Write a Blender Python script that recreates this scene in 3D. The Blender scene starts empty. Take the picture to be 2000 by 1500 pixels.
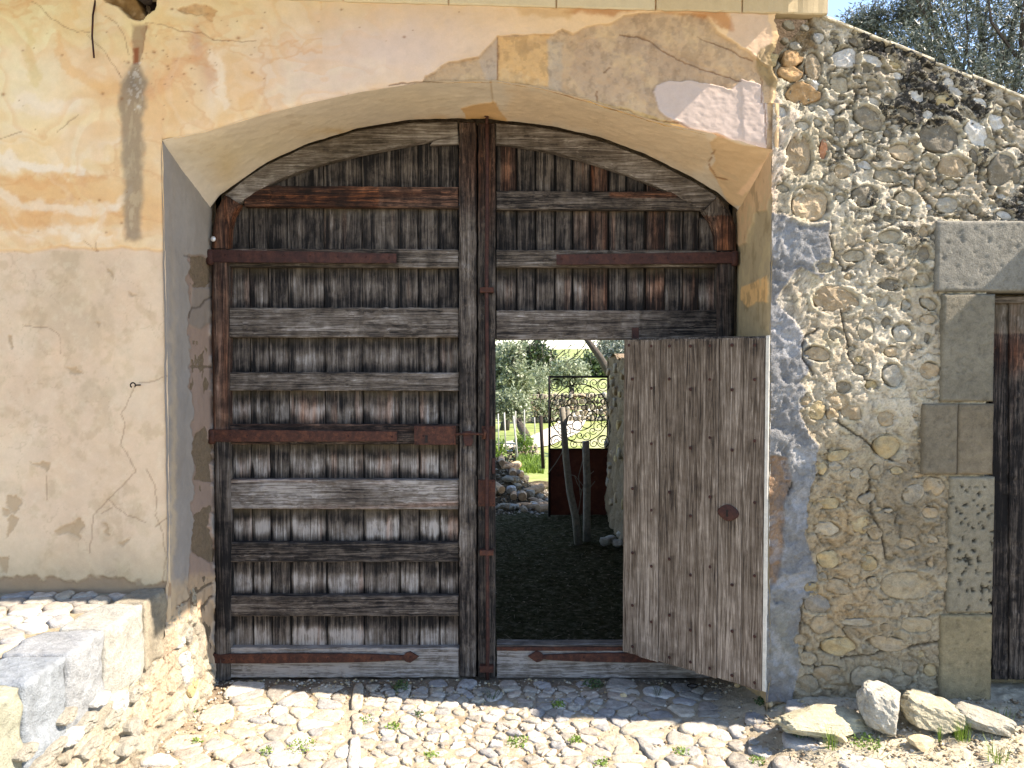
import bpy, bmesh, math, random
import numpy as np
from mathutils import Vector
random.seed(7)
RNG = np.random.RandomState(7)
SC = bpy.context.scene
COL = SC.collection

# ------------------------------------------------------------------ camera, sky, sun, exposure
CAMY, CAMZ, FPX, PITCH = -4.286, 1.8, 1500.0, math.radians(-1.9)
cd = bpy.data.cameras.new('camera'); cam = bpy.data.objects.new('camera', cd); COL.objects.link(cam)
cam.location = (0, CAMY, CAMZ); cam.rotation_euler = (math.radians(90)+PITCH, 0, 0)
cd.sensor_width = 36; cd.lens = 27.0; cd.clip_start = .05; cd.clip_end = 3000
SC.camera = cam
SUND = Vector((1, -.16, 1)).normalized()
W = bpy.data.worlds.new('World'); SC.world = W; W.use_nodes = True
wn = W.node_tree.nodes; wl = W.node_tree.links
sky = wn.new('ShaderNodeTexSky'); sky.sky_type = 'NISHITA'; sky.sun_disc = False
sky.sun_elevation = math.asin(SUND.z); sky.sun_rotation = math.atan2(SUND.x, SUND.y)
sky.air_density = .9; sky.dust_density = .05; sky.ozone_density = 3.0; sky.altitude = 100
bg = wn['Background']; bg.inputs[1].default_value = .14
wl.new(sky.outputs[0], bg.inputs[0])
ld = bpy.data.lights.new('sun', 'SUN'); ld.energy = 4.2; ld.angle = math.radians(.5); ld.color = (1, .965, .90)
sun = bpy.data.objects.new('sun', ld); COL.objects.link(sun); sun.location = (8, -4, 12)
sun.rotation_euler = SUND.to_track_quat('Z', 'Y').to_euler()
vs = SC.view_settings; vs.view_transform = 'Standard'; vs.look = 'None'; vs.gamma = 1; vs.use_curve_mapping = False
vs.exposure = 1.85
vs.use_white_balance = True; vs.white_balance_temperature = 7350; vs.white_balance_tint = 16
SC.cycles.max_bounces = 8; SC.cycles.diffuse_bounces = 5
SC.cycles.use_denoising = True

# ------------------------------------------------------------------ projection helpers (design-time tracing onto real planes)
cp, sp = math.cos(PITCH), math.sin(PITCH)
def ray(u, v):
    a = u-1000.; b = 750.-v
    return a, FPX*cp - b*sp, FPX*sp + b*cp
def P(u, v, y=0.):
    a, d, c = ray(u, v); t = (y-CAMY)/d
    return a*t, CAMZ+c*t
def PP(pts, y=0.): return [P(u, v, y) for u, v in pts]
def G(u, v, z=0.):
    a, d, c = ray(u, v); t = (z-CAMZ)/c
    return a*t, CAMY+d*t
def PX(u, v, x):
    a, d, c = ray(u, v); t = x/a
    return CAMY+d*t, CAMZ+c*t
def proj(x, y, z):
    dy = y-CAMY; dz = z-CAMZ
    depth = dy*cp + dz*sp; up = -dy*sp + dz*cp
    return 1000+FPX*x/depth, 750-FPX*up/depth

# ------------------------------------------------------------------ numpy noise
def _hash(ix, iy, s):
    h = (ix.astype(np.int64)*374761393 + iy.astype(np.int64)*668265263 + s*1442695041) & 0xffffffff
    h = ((h ^ (h >> 13))*1274126177) & 0xffffffff
    return ((h ^ (h >> 16)) & 0xffffff)/float(0xffffff)
def vnoise(x, y, s=0):
    x = np.asarray(x, float); y = np.asarray(y, float)
    ix = np.floor(x); iy = np.floor(y); fx = x-ix; fy = y-iy
    fx = fx*fx*(3-2*fx); fy = fy*fy*(3-2*fy)
    ix = ix.astype(np.int64); iy = iy.astype(np.int64)
    a = _hash(ix, iy, s); b = _hash(ix+1, iy, s); c = _hash(ix, iy+1, s); d = _hash(ix+1, iy+1, s)
    return (a*(1-fx)+b*fx)*(1-fy)+(c*(1-fx)+d*fx)*fy
def fbm(x, y, s=0, o=5, r=.5):
    t = 0; a = 1; n = 0
    for i in range(o):
        t = t+a*vnoise(np.asarray(x)*2**i+13.7*i, np.asarray(y)*2**i-7.1*i, s+i); n += a; a *= r
    return t/n          # 0..1, mean .5
def sst(a, b, x):
    t = np.clip((x-a)/(b-a), 0, 1); return t*t*(3-2*t)
def S(r, g, b, k=.72):
    o = []
    for c in (r, g, b):
        c /= 255.; o.append((c/12.92 if c < .04045 else ((c+.055)/1.055)**2.4)*k)
    return np.array(o)

class Paint:
    """albedo and relief of a surface, from traced outlines of its stains, patches and cracks"""
    def __init__(s, x, y, z, base):
        s.x, s.y, s.z = x, y, z
        s.px, s.py = proj(x, y, z)
        n = len(x); s.n = n
        s.col = np.tile(np.array(base, float), (n, 1)); s.h = np.zeros(n)
        s.aux = np.zeros((n, 3)); s.aux[:, 1] = .5
        s.w1 = fbm(s.px/26., s.py/26., 91, 5, .6)-.5; s.w2 = fbm(s.px/26., s.py/26., 57, 5, .6)-.5
    def sd(s, poly, m, warp):
        px = s.px[m]+s.w1[m]*warp; py = s.py[m]+s.w2[m]*warp
        best = np.full(px.shape, 1e18); ins = np.zeros(px.shape, bool)
        k = len(poly)
        for i in range(k):
            x0, y0 = poly[i]; x1, y1 = poly[(i+1) % k]
            dx, dy = x1-x0, y1-y0; L = dx*dx+dy*dy+1e-9
            t = np.clip(((px-x0)*dx+(py-y0)*dy)/L, 0, 1)
            best = np.minimum(best, (px-x0-t*dx)**2+(py-y0-t*dy)**2)
            if y0 != y1:
                c = ((y0 > py) != (y1 > py)) & (px < (x1-x0)*(py-y0)/(y1-y0)+x0)
                ins ^= c
        d = np.sqrt(best); return np.where(ins, d, -d)
    def mask(s, pts, pad):
        a = np.array(pts); lo = a.min(0)-pad; hi = a.max(0)+pad
        return (s.px > lo[0]) & (s.px < hi[0]) & (s.py > lo[1]) & (s.py < hi[1])
    def poly(s, pts, color=None, soft=2., warp=14., amt=1., h=0., aux=None, lip=0.):
        m = s.mask(pts, warp+soft+6)
        if not m.any(): return
        d = s.sd(pts, m, warp); a = sst(-soft, soft, d)*amt
        if color is not None: s.col[m] = s.col[m]*(1-a[:, None])+np.array(color)*a[:, None]
        s.h[m] += h*sst(-soft*.7, soft*.7, d)
        if lip: s.h[m] += lip*np.exp(-(d/4.)**2)
        if aux is not None:
            s.aux[m] = s.aux[m]*(1-a[:, None])+np.array(aux)*a[:, None]
    def line(s, pts, w=1.6, color=(.1, .07, .04), amt=.7, h=-.004, warp=10., soft=1.):
        m = s.mask(pts, w*3+warp)
        if not m.any(): return
        px = s.px[m]+s.w1[m]*warp; py = s.py[m]+s.w2[m]*warp
        best = np.full(px.shape, 1e18)
        for i in range(len(pts)-1):
            x0, y0 = pts[i]; x1, y1 = pts[i+1]; dx, dy = x1-x0, y1-y0; L = dx*dx+dy*dy+1e-9
            t = np.clip(((px-x0)*dx+(py-y0)*dy)/L, 0, 1)
            best = np.minimum(best, (px-x0-t*dx)**2+(py-y0-t*dy)**2)
        a = 1-sst(w*.5, w*.5+soft+.8, np.sqrt(best))
        s.h[m] += h*a; a = a*amt
        s.col[m] = s.col[m]*(1-a[:, None])+np.array(color)*a[:, None]
    def blob(s, cx, cy, rx, ry, color, amt=.6, ang=0., h=0., warp=20., p=2., hard=0.):
        px = s.px+s.w1*warp-cx; py = s.py+s.w2*warp-cy
        c, q = math.cos(ang), math.sin(ang)
        d = ((px*c+py*q)/rx)**2+((-px*q+py*c)/ry)**2
        a = np.exp(-d**(p/2)) if not hard else 1-sst(1-hard, 1+hard, np.sqrt(d))
        s.h += h*a; a = (a*amt)[:, None]
        s.col = s.col*(1-a)+np.array(color)*a
    def vary(s, sc, amt, seed, cols=None, warm=0):
        f = fbm(s.x*sc+s.y*sc*.7, s.z*sc, seed, 5, .55)-.5
        s.col *= (1+amt*f*2)[:, None]
        if warm:
            g = fbm(s.x*sc*.6, s.z*sc*.6, seed+9, 4)-.5
            s.col *= np.stack([1+warm*g, np.ones_like(g), 1-warm*g*1.4], 1)

# ------------------------------------------------------------------ object helpers
ORG = {}
def tag(o, label=None, cat=None, group=None, kind=None):
    if label: o['label'] = label
    if cat: o['category'] = cat
    if group: o['group'] = group
    if kind: o['kind'] = kind
    return o
def thing(name, loc, label, cat, group=None):
    o = bpy.data.objects.new(name, None); o.empty_display_size = .1; COL.objects.link(o); o.location = loc
    ORG[o.name] = Vector(loc); return tag(o, label, cat, group)
def link(name, me, center, parent=None):
    o = bpy.data.objects.new(name, me); COL.objects.link(o)
    c = Vector(center); ORG[o.name] = c
    if parent is not None:
        o.parent = parent; o.location = c-ORG[parent.name]
    else: o.location = c
    return o
def mk(name, verts, faces, mat, parent=None, smooth=True, col=None, aux=None, center=None, kind=None):
    v = np.asarray(verts, float).reshape(-1, 3)
    if center is None:
        center = (v.min(0)+v.max(0))/2
        if parent is None: center[2] = v[:, 2].min()
    center = np.asarray(center, float)
    me = bpy.data.meshes.new(name)
    if isinstance(faces, np.ndarray) and faces.ndim == 2:
        k = faces.shape[1]; nf = len(faces)
        me.vertices.add(len(v)); me.vertices.foreach_set('co', (v-center).astype(np.float32).ravel())
        me.loops.add(nf*k); me.loops.foreach_set('vertex_index', faces.astype(np.int32).ravel())
        me.polygons.add(nf); me.polygons.foreach_set('loop_start', np.arange(0, nf*k, k, dtype=np.int32))
        me.polygons.foreach_set('loop_total', np.full(nf, k, dtype=np.int32)); me.update(calc_edges=True)
    else:
        me.from_pydata((v-center).tolist(), [], [list(f) for f in faces]); me.update()
    if smooth: me.polygons.foreach_set('use_smooth', np.ones(len(me.polygons), bool))
    for nm, arr in (('Col', col), ('Aux', aux)):
        if arr is None: continue
        arr = np.asarray(arr, float)
        if arr.ndim == 1: arr = np.tile(arr, (len(v), 1))
        a = me.color_attributes.new(nm, 'FLOAT_COLOR', 'POINT')
        a.data.foreach_set('color', np.concatenate([arr, np.ones((len(v), 1))], 1).astype(np.float32).ravel())
    me.materials.append(mat)
    o = link(name, me, center, parent)
    if kind: o['kind'] = kind
    return o
def clone(src, center, parent, rot=None, scale=None):
    o = src.copy(); COL.objects.link(o); o.parent = parent; c = Vector(center); ORG[o.name] = c
    o.location = c-(ORG[parent.name] if parent is not None else Vector((0, 0, 0)))
    if rot is not None: o.rotation_euler = rot
    if scale is not None: o.scale = scale
    return o
def gridf(nu, nv, flip=False):
    i = np.arange(nu-1)[:, None]; j = np.arange(nv-1)[None, :]
    a = (i*nv+j).ravel(); b = ((i+1)*nv+j).ravel()
    f = np.stack([a, b, b+1, a+1], 1)
    return f[:, ::-1].copy() if flip else f

class MB:
    """collects pieces into ONE mesh"""
    def __init__(s): s.v = []; s.f = []; s.c = []; s.n = 0
    def add(s, v, f, c=None):
        v = np.asarray(v, float); s.v.append(v); s.f += [[i+s.n for i in q] for q in f]; s.n += len(v)
        s.c.append(np.tile(np.array(c if c is not None else (.5, .5, .5), float), (len(v), 1)))
    def box(s, x0, x1, y0, y1, z0, z1, c=None):
        v = [(x, y, z) for x in (x0, x1) for y in (y0, y1) for z in (z0, z1)]
        s.add(v, [(0, 1, 3, 2), (4, 6, 7, 5), (0, 4, 5, 1), (2, 3, 7, 6), (0, 2, 6, 4), (1, 5, 7, 3)], c)
    def tube(s, pts, r, n=6, c=None, caps=True):
        v, f = tube(pts, r, n, caps); s.add(v, f, c)
    def build(s, name, mat, parent=None, smooth=False, **k):
        return mk(name, np.concatenate(s.v), s.f, mat, parent, smooth, col=np.concatenate(s.c), **k)

def tube(pts, r, n=6, caps=True):
    pts = [Vector(p) for p in pts]; m = len(pts)
    rs = r if hasattr(r, '__len__') else [r]*m
    v = []; f = []; side = None
    for i in range(m):
        d = (pts[min(i+1, m-1)]-pts[max(i-1, 0)]).normalized()
        if side is None: side = d.orthogonal().normalized()
        side = (side-d*side.dot(d))
        side = side.normalized() if side.length > 1e-6 else d.orthogonal().normalized()
        up = d.cross(side)
        for k in range(n):
            a = 2*math.pi*k/n; v.append(tuple(pts[i]+(side*math.cos(a)+up*math.sin(a))*rs[i]))
    for i in range(m-1):
        for k in range(n):
            k2 = (k+1) % n; f.append((i*n+k, i*n+k2, (i+1)*n+k2, (i+1)*n+k))
    if caps: f.append(tuple(range(n-1, -1, -1))); f.append(tuple((m-1)*n+k for k in range(n)))
    return v, f

# ------------------------------------------------------------------ materials
def newmat(name):
    m = bpy.data.materials.new(name); m.use_nodes = True
    return m, m.node_tree.nodes, m.node_tree.links, m.node_tree.nodes['Principled BSDF']
def N(ns, t, **k):
    n = ns.new('ShaderNode'+t)
    for a, b in k.items(): setattr(n, a, b)
    return n
def math_(ns, ls, op, a, b=None, clamp=False):
    n = N(ns, 'Math', operation=op); n.use_clamp = clamp
    for i, q in enumerate((a, b)):
        if q is None: continue
        if isinstance(q, (int, float)): n.inputs[i].default_value = q
        else: ls.new(q, n.inputs[i])
    return n.outputs[0]
def mixc(ns, ls, f, a, b, bt='MIX'):
    n = N(ns, 'Mix', data_type='RGBA', blend_type=bt)
    for k, q in ((0, f), (6, a), (7, b)):
        if isinstance(q, (int, float)): n.inputs[k].default_value = q
        elif isinstance(q, (tuple, list)): n.inputs[k].default_value = (*q, 1) if len(q) == 3 else q
        else: ls.new(q, n.inputs[k])
    return n.outputs[2]
def noise(ns, ls, vec, scale, detail=6, rough=.6, dist=0.):
    n = N(ns, 'TexNoise'); n.inputs['Scale'].default_value = scale; n.inputs['Detail'].default_value = detail
    n.inputs['Roughness'].default_value = rough; n.inputs['Distortion'].default_value = dist
    ls.new(vec, n.inputs['Vector']); return n.outputs[0]
def ramp(ns, ls, fac, stops):
    n = N(ns, 'ValToRGB'); e = n.color_ramp.elements
    while len(e) < len(stops): e.new(.5)
    for q, (p, c) in zip(e, stops):
        q.position = p; q.color = (c, c, c, 1) if isinstance(c, (int, float)) else (*c, 1)
    ls.new(fac, n.inputs[0]); return n.outputs[0]
def obj_coord(ns, ls, rnd=True, scale=None):
    tc = N(ns, 'TexCoord'); v = tc.outputs['Object']
    if rnd:
        oi = N(ns, 'ObjectInfo'); m = math_(ns, ls, 'MULTIPLY', oi.outputs['Random'], 43.)
        ad = N(ns, 'VectorMath', operation='ADD'); ls.new(v, ad.inputs[0]); ls.new(m, ad.inputs[1]); v = ad.outputs[0]
    if scale:
        mp = N(ns, 'VectorMath', operation='MULTIPLY'); ls.new(v, mp.inputs[0]); mp.inputs[1].default_value = scale; v = mp.outputs[0]
    return v

def painted(name, s1=30., s2=160., amt=.35, bump=.5, bdist=.006, rough=.92, lich=1., rnd=False):
    """Col = albedo of the surface, Aux.r = dark lichen speckle, Aux.g = coarseness"""
    m, ns, ls, b = newmat(name)
    v = obj_coord(ns, ls, rnd)
    at = N(ns, 'Attribute', attribute_name='Col'); ax = N(ns, 'Attribute', attribute_name='Aux')
    sep = N(ns, 'SeparateColor'); ls.new(ax.outputs['Color'], sep.inputs[0])
    n1 = noise(ns, ls, v, s1, 8, .65); n2 = noise(ns, ls, v, s2, 6, .7)
    mod = math_(ns, ls, 'ADD', math_(ns, ls, 'MULTIPLY', n1, amt*1.6), math_(ns, ls, 'MULTIPLY', n2, amt*1.2))
    mod = math_(ns, ls, 'ADD', mod, 1-amt*1.4)
    c = mixc(ns, ls, 1., at.outputs['Color'], mod, 'MULTIPLY')
    # mottled lichen
    sp_ = noise(ns, ls, v, 85., 9, .8, .8)
    th = math_(ns, ls, 'SUBTRACT', 1.02, math_(ns, ls, 'MULTIPLY', sep.outputs[0], .62*lich))
    k = math_(ns, ls, 'MULTIPLY', math_(ns, ls, 'SUBTRACT', sp_, math_(ns, ls, 'SUBTRACT', th, .14)), 9., True)
    c = mixc(ns, ls, k, c, (.045, .042, .036))
    sm_ = noise(ns, ls, v, 48., 7, .7, 1.2)
    k2 = math_(ns, ls, 'MULTIPLY', math_(ns, ls, 'SUBTRACT', math_(ns, ls, 'ADD', sm_, math_(ns, ls, 'MULTIPLY', sep.outputs[2], .5)), .72), 7., True)
    c = mixc(ns, ls, math_(ns, ls, 'MULTIPLY', k2, .8), c, (.5, .455, .36))
    ls.new(c, b.inputs['Base Color']); b.inputs['Roughness'].default_value = rough
    b.inputs['Specular IOR Level'].default_value = .25
    hh = math_(ns, ls, 'ADD', math_(ns, ls, 'MULTIPLY', n1, .7), math_(ns, ls, 'MULTIPLY', n2, .35))
    bp = N(ns, 'Bump'); bp.inputs['Distance'].default_value = bdist
    ls.new(math_(ns, ls, 'MULTIPLY', sep.outputs[1], 2*bump), bp.inputs['Strength']); ls.new(hh, bp.inputs['Height'])
    ls.new(bp.outputs[0], b.inputs['Normal'])
    return m
M_WALL = painted('lime_plaster', 22, 150, .16, .35, .005)
M_MORT = painted('lime_mortar', 40, 150, .6, 1.2, .014)
M_STONE = painted('field_stone', 30, 150, .75, 1.1, .008, rnd=True)
M_GROUND = painted('gravel_earth', 60, 300, .6, .9, .008)

def wood(name, axis, dist=.6, fine=1., con=3.6, ba=1.1, warm=False):
    """weathered wood: Col.r = how silvered, Col.g = yellow algae, Col.b = bare reddish heartwood"""
    m, ns, ls, b = newmat(name)
    a = {'z': ((62, 62, 2.2), (230, 230, 6.), (14, 14, .7)), 'x': ((2.2, 60, 60), (6., 230, 230), (.7, 14, 14))}[axis]
    g1 = noise(ns, ls, obj_coord(ns, ls, True, a[0]), fine, 9, .68, dist)
    g2 = noise(ns, ls, obj_coord(ns, ls, True, a[1]), fine, 6, .7, dist*.6)
    g3 = noise(ns, ls, obj_coord(ns, ls, True, a[2]), 1., 6, .6, .3)
    blot = noise(ns, ls, obj_coord(ns, ls, True), 9., 7, .65, .4)
    at = N(ns, 'Attribute', attribute_name='Col'); sep = N(ns, 'SeparateColor'); ls.new(at.outputs['Color'], sep.inputs[0])
    st = math_(ns, ls, 'ADD', math_(ns, ls, 'MULTIPLY', g1, .62), math_(ns, ls, 'MULTIPLY', g2, .38))
    st2 = math_(ns, ls, 'MULTIPLY', math_(ns, ls, 'SUBTRACT', st, .5), con)
    bl = math_(ns, ls, 'MULTIPLY', math_(ns, ls, 'SUBTRACT', blot, .5), ba)
    f = math_(ns, ls, 'ADD', math_(ns, ls, 'ADD', sep.outputs[0], st2), bl)
    base = ramp(ns, ls, f, [(0., (.007, .006, .0055)), (.2, (.026, .021, .018)), (.5, (.090, .072, .057)), (.78, (.17, .147, .127)), (1., (.31, .28, .25))])
    if warm: base = mixc(ns, ls, 1., base, (1.13, 1.04, .93), 'MULTIPLY')
    og = math_(ns, ls, 'ADD', math_(ns, ls, 'MULTIPLY', math_(ns, ls, 'SUBTRACT', g3, .5), 2.2), math_(ns, ls, 'SUBTRACT', math_(ns, ls, 'MULTIPLY', sep.outputs[2], 1.6), .62), True)
    red = ramp(ns, ls, f, [(0., (.012, .006, .004)), (.35, (.06, .021, .01)), (.7, (.22, .078, .03)), (1., (.42, .19, .09))])
    c = mixc(ns, ls, og, base, red)
    al = math_(ns, ls, 'MULTIPLY', sep.outputs[1], math_(ns, ls, 'ADD', blot, .2), True)
    c = mixc(ns, ls, al, c, (.10, .078, .045))
    ls.new(c, b.inputs['Base Color']); b.inputs['Roughness'].default_value = .85
    b.inputs['Specular IOR Level'].default_value = .2
    bp = N(ns, 'Bump'); bp.inputs['Distance'].default_value = .006; bp.inputs['Strength'].default_value = .8
    ls.new(st, bp.inputs['Height']); ls.new(bp.outputs[0], b.inputs['Normal'])
    return m
M_WK = wood('pale_planks_upright', 'z', 1.6, 1., 3.3, .6, True)
M_WV = wood('weathered_planks_upright', 'z', con=3.3); M_WH = wood('weathered_planks_level', 'x', 1.1)

def simple(name, c1, c2, sc=20., rough=.8, metal=0., bump=.4, bd=.003, c3=None):
    m, ns, ls, b = newmat(name); v = obj_coord(ns, ls)
    n = noise(ns, ls, v, sc, 8, .7); n2 = noise(ns, ls, v, sc*5, 6, .7)
    f = math_(ns, ls, 'ADD', math_(ns, ls, 'MULTIPLY', n, .7), math_(ns, ls, 'MULTIPLY', n2, .3))
    st = [(.35, c1), (.65, c2)] if c3 is None else [(.32, c1), (.5, c2), (.68, c3)]
    ls.new(ramp(ns, ls, f, st), b.inputs['Base Color'])
    b.inputs['Roughness'].default_value = rough; b.inputs['Metallic'].default_value = metal
    b.inputs['Specular IOR Level'].default_value = .3
    bp = N(ns, 'Bump'); bp.inputs['Distance'].default_value = bd; bp.inputs['Strength'].default_value = bump
    ls.new(f, bp.inputs['Height']); ls.new(bp.outputs[0], b.inputs['Normal'])
    return m
M_RUST = simple('rusty_iron', (.014, .007, .006), (.058, .021, .013), 30, .8, .1, .6, .002, (.14, .05, .024))
M_RUSTD = simple('dark_rusty_iron', (.012, .007, .007), (.045, .017, .013), 25, .75, .15, .5, .002, (.085, .032, .02))
M_BLACK = simple('dark_iron', (.006, .005, .005), (.02, .013, .01), 30, .7, .2)
M_DARK = simple('old_timber_dark', (.012, .009, .007), (.04, .028, .02), 12, .9)
M_BARK = simple('pale_bark', (.09, .085, .07), (.2, .185, .155), 30, .9, 0, .6, .004, (.28, .26, .22))
M_BARKD = simple('dark_bark', (.03, .026, .02), (.09, .075, .06), 22, .95, 0, .8, .01)
M_TILE = simple('roof_tile_clay', (.2, .11, .06), (.38, .24, .15), 12, .9)
M_ROCKP = simple('inner_rubble', (.09, .075, .06), (.25, .22, .18), 14, .95, 0, .8, .012, (.4, .36, .3))

def leafmat(name, c1, c2, tr=.25):
    m, ns, ls, b = newmat(name)
    at = N(ns, 'Attribute', attribute_name='Col'); sep = N(ns, 'SeparateColor'); ls.new(at.outputs['Color'], sep.inputs[0])
    c = mixc(ns, ls, sep.outputs[0], c1, c2)
    ls.new(c, b.inputs['Base Color']); b.inputs['Roughness'].default_value = .45; b.inputs['Specular IOR Level'].default_value = .5
    t = N(ns, 'BsdfTranslucent'); ls.new(c, t.inputs[0]); mx = N(ns, 'MixShader'); mx.inputs[0].default_value = tr
    ls.new(b.outputs[0], mx.inputs[1]); ls.new(t.outputs[0], mx.inputs[2])
    ls.new(mx.outputs[0], ns['Material Output'].inputs[0])
    return m
M_OLIVE = leafmat('olive_leaves', (.03, .048, .026), (.30, .33, .27), .15)
M_OLIVE2 = leafmat('grey_green_leaves', (.11, .14, .06), (.36, .40, .27), .3)
M_GREEN = leafmat('dark_green_leaves', (.015, .03, .01), (.07, .11, .03), .2)
M_GRASS = leafmat('fresh_grass', (.07, .13, .015), (.2, .3, .04), .3)
M_WEED = leafmat('weed_leaves', (.02, .045, .012), (.07, .12, .03), .2)
M_STRAW = leafmat('dry_stalks', (.2, .16, .09), (.45, .38, .25), .1)

# ------------------------------------------------------------------ stone shapes
def chaikin(p, it=1, w=.25):
    p = np.asarray(p, float)
    for _ in range(it):
        q = np.roll(p, -1, 0); p = np.stack([p*(1-w)+q*w, p*w+q*(1-w)], 1).reshape(-1, 2)
    return p
def dome(poly, to3, hgt, skirt=.03, seed=0, flat=.6, rough=.25):
    """rounded stone from an outline; to3(a,b,h) -> xyz"""
    p = np.asarray(poly, float); c = p.mean(0); n = len(p); rs = np.random.RandomState(seed)
    ph = rs.rand(4)*6.28; tilt = (rs.rand(2)-.5)*.5
    V = []
    for s_, hh in ((1., -skirt), (1., .38*hgt), (.93, .82*hgt), (.76, .98*hgt), (.42, 1.0*hgt)):
        for i in range(n):
            q = c+(p[i]-c)*s_
            d = p[i]-c; w = 1+rough*math.sin(3*math.atan2(d[1], d[0])+ph[0])*.5*(1-s_)+rough*(rs.rand()-.5)*.5
            hz = hh if hh < 0 else hh*w + hgt*(d[0]*tilt[0]+d[1]*tilt[1])*s_/ (abs(d).max()+1e-6)*flat*.6*(hh > .3*hgt)
            V.append(to3(q[0], q[1], hz))
    V.append(to3(c[0], c[1], hgt*(1+rough*.2*(rs.rand()-.5))))
    F = []
    for r in range(4):
        for i in range(n):
            j = (i+1) % n; F.append((r*n+i, r*n+j, (r+1)*n+j, (r+1)*n+i))
    for i in range(n): F.append((4*n+i, 4*n+(i+1) % n, 5*n))
    return V, F
def blobpoly(cx, cz, rx, rz, ang=0, n=11, irr=.16, seed=0, sq=.0):
    rs = np.random.RandomState(seed); out = []
    ph = rs.rand(3)*6.28
    for i in range(n):
        a = 2*math.pi*i/n; r = 1+irr*(math.sin(2*a+ph[0])*.5+math.sin(3*a+ph[1])*.5+(rs.rand()-.5)*.7)
        ca, sa = math.cos(a), math.sin(a)
        if sq: k = (abs(ca)**(2+6*sq)+abs(sa)**(2+6*sq))**(-1/(2+6*sq)); r *= (1-sq)+sq*k
        x, z = ca*rx*r, sa*rz*r
        out.append((cx+x*math.cos(ang)-z*math.sin(ang), cz+x*math.sin(ang)+z*math.cos(ang)))
    return np.array(out)
def chip(cx, cz, rx, rz, ang, seed, sq=0.):
    rs = np.random.RandomState(seed); n = rs.randint(5, 8); a = np.sort((np.arange(n)+.7*(rs.rand(n)-.5))/n*2*math.pi); out = []
    for t in a:
        r = .9+.3*rs.rand(); x, z = math.cos(t)*rx*r, math.sin(t)*rz*r
        out.append((cx+x*math.cos(ang)-z*math.sin(ang), cz+x*math.sin(ang)+z*math.cos(ang)))
    p = np.array(out); q = np.roll(p, -1, 0); p = np.stack([p*.8+q*.2, p*.2+q*.8], 1).reshape(-1, 2); p = resample(p, 18)
    return p+(rs.rand(*p.shape)-.5)*min(rx, rz)*.16
def facet_stone(poly, to3, hgt, skirt, seed):
    """broken stone face: a few flat planes meeting at edges, ragged outline"""
    rs = np.random.RandomState(seed); p = np.asarray(poly); c = p.mean(0); R0 = np.abs(p-c).max(); n = len(p)
    pl = [(rs.normal(size=2)*.55, .75+.35*rs.rand()) for _ in range(5)]
    V = []; prof = (1.0, 1.0, .96, .86, .7, .5, .27)
    for k, s_ in enumerate(prof):
        for i in range(n):
            q = c+(p[i]-c)*s_; d = (q-c)/R0
            h = min(b_-(a_[0]*d[0]+a_[1]*d[1])*1.1 for a_, b_ in pl)
            h = hgt*max(.15, min(1.15, h))*(1 if k > 1 else .3)
            V.append((q[0], q[1], -skirt if k == 0 else h))
    V.append((c[0], c[1], hgt*min(b_ for a_, b_ in pl)))
    V = np.array(V); nn = fbm(V[:, 0]*55+seed, V[:, 1]*55, seed % 97, 4, .6)-.5
    V[n:, 2] += nn[n:]*hgt*.9
    V = np.array([to3(*q) for q in V]); F = []; m = len(prof)
    for r in range(m-1):
        for i in range(n): j = (i+1) % n; F.append((r*n+i, r*n+j, (r+1)*n+j, (r+1)*n+i))
    for i in range(n): F.append(((m-1)*n+i, (m-1)*n+(i+1) % n, m*n))
    return V, F
def voronoi(pts, ext=.4, near=16):
    pts = np.asarray(pts); cells = []
    for i in range(len(pts)):
        d = ((pts-pts[i])**2).sum(1); idx = np.argsort(d)[1:near+1]
        poly = [(pts[i][0]+a*ext, pts[i][1]+b*ext) for a, b in ((-1, -1), (1, -1), (1, 1), (-1, 1))]
        for j in idx:
            mx, my = (pts[i]+pts[j])/2; nx, ny = pts[j]-pts[i]; out = []
            for k in range(len(poly)):
                a = poly[k]; b = poly[(k+1) % len(poly)]
                da = (a[0]-mx)*nx+(a[1]-my)*ny; db = (b[0]-mx)*nx+(b[1]-my)*ny
                if da <= 0: out.append(a)
                if (da < 0) != (db < 0):
                    t = da/(da-db); out.append((a[0]+(b[0]-a[0])*t, a[1]+(b[1]-a[1])*t))
            poly = out
            if len(poly) < 3: break
        cells.append(np.array(poly) if len(poly) >= 3 else None)
    return cells
def inset(poly, g):
    c = poly.mean(0); d = np.linalg.norm(poly-c, axis=1, keepdims=True)
    return c+(poly-c)*np.clip(1-g/np.maximum(d, 1e-4), .3, 1)
def resample(poly, n=12):
    p = np.vstack([poly, poly[:1]]); L = np.r_[0, np.cumsum(np.linalg.norm(np.diff(p, axis=0), axis=1))]
    t = np.linspace(0, L[-1], n, endpoint=False)
    return np.stack([np.interp(t, L, p[:, 0]), np.interp(t, L, p[:, 1])], 1)

# ================================================================== THE SETTING
YW = -.58          # front face of the building wall
XL, XR = -1.672, 1.245
ICURVE = [(411, 404), (428, 380), (470, 350), (520, 316), (600, 279), (700, 249), (800, 233), (950, 229), (1080, 245), (1170, 266), (1260, 299), (1350, 344), (1403, 376), (1430, 398), (1441, 412)]
OCURVE = [(335, 275), (400, 258), (500, 228), (600, 202), (700, 180), (830, 160), (970, 158), (1060, 172), (1150, 197), (1200, 213), (1300, 243), (1400, 265), (1500, 292)]
IC = np.array(PP(ICURVE, -.01)); OC = np.array(PP(OCURVE, YW))
IC[0, 0] = XL; IC[-1, 0] = XR+.012; OC[0, 0] = XL; OC[-1, 0] = XR
ZTOP = 3.62

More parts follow.
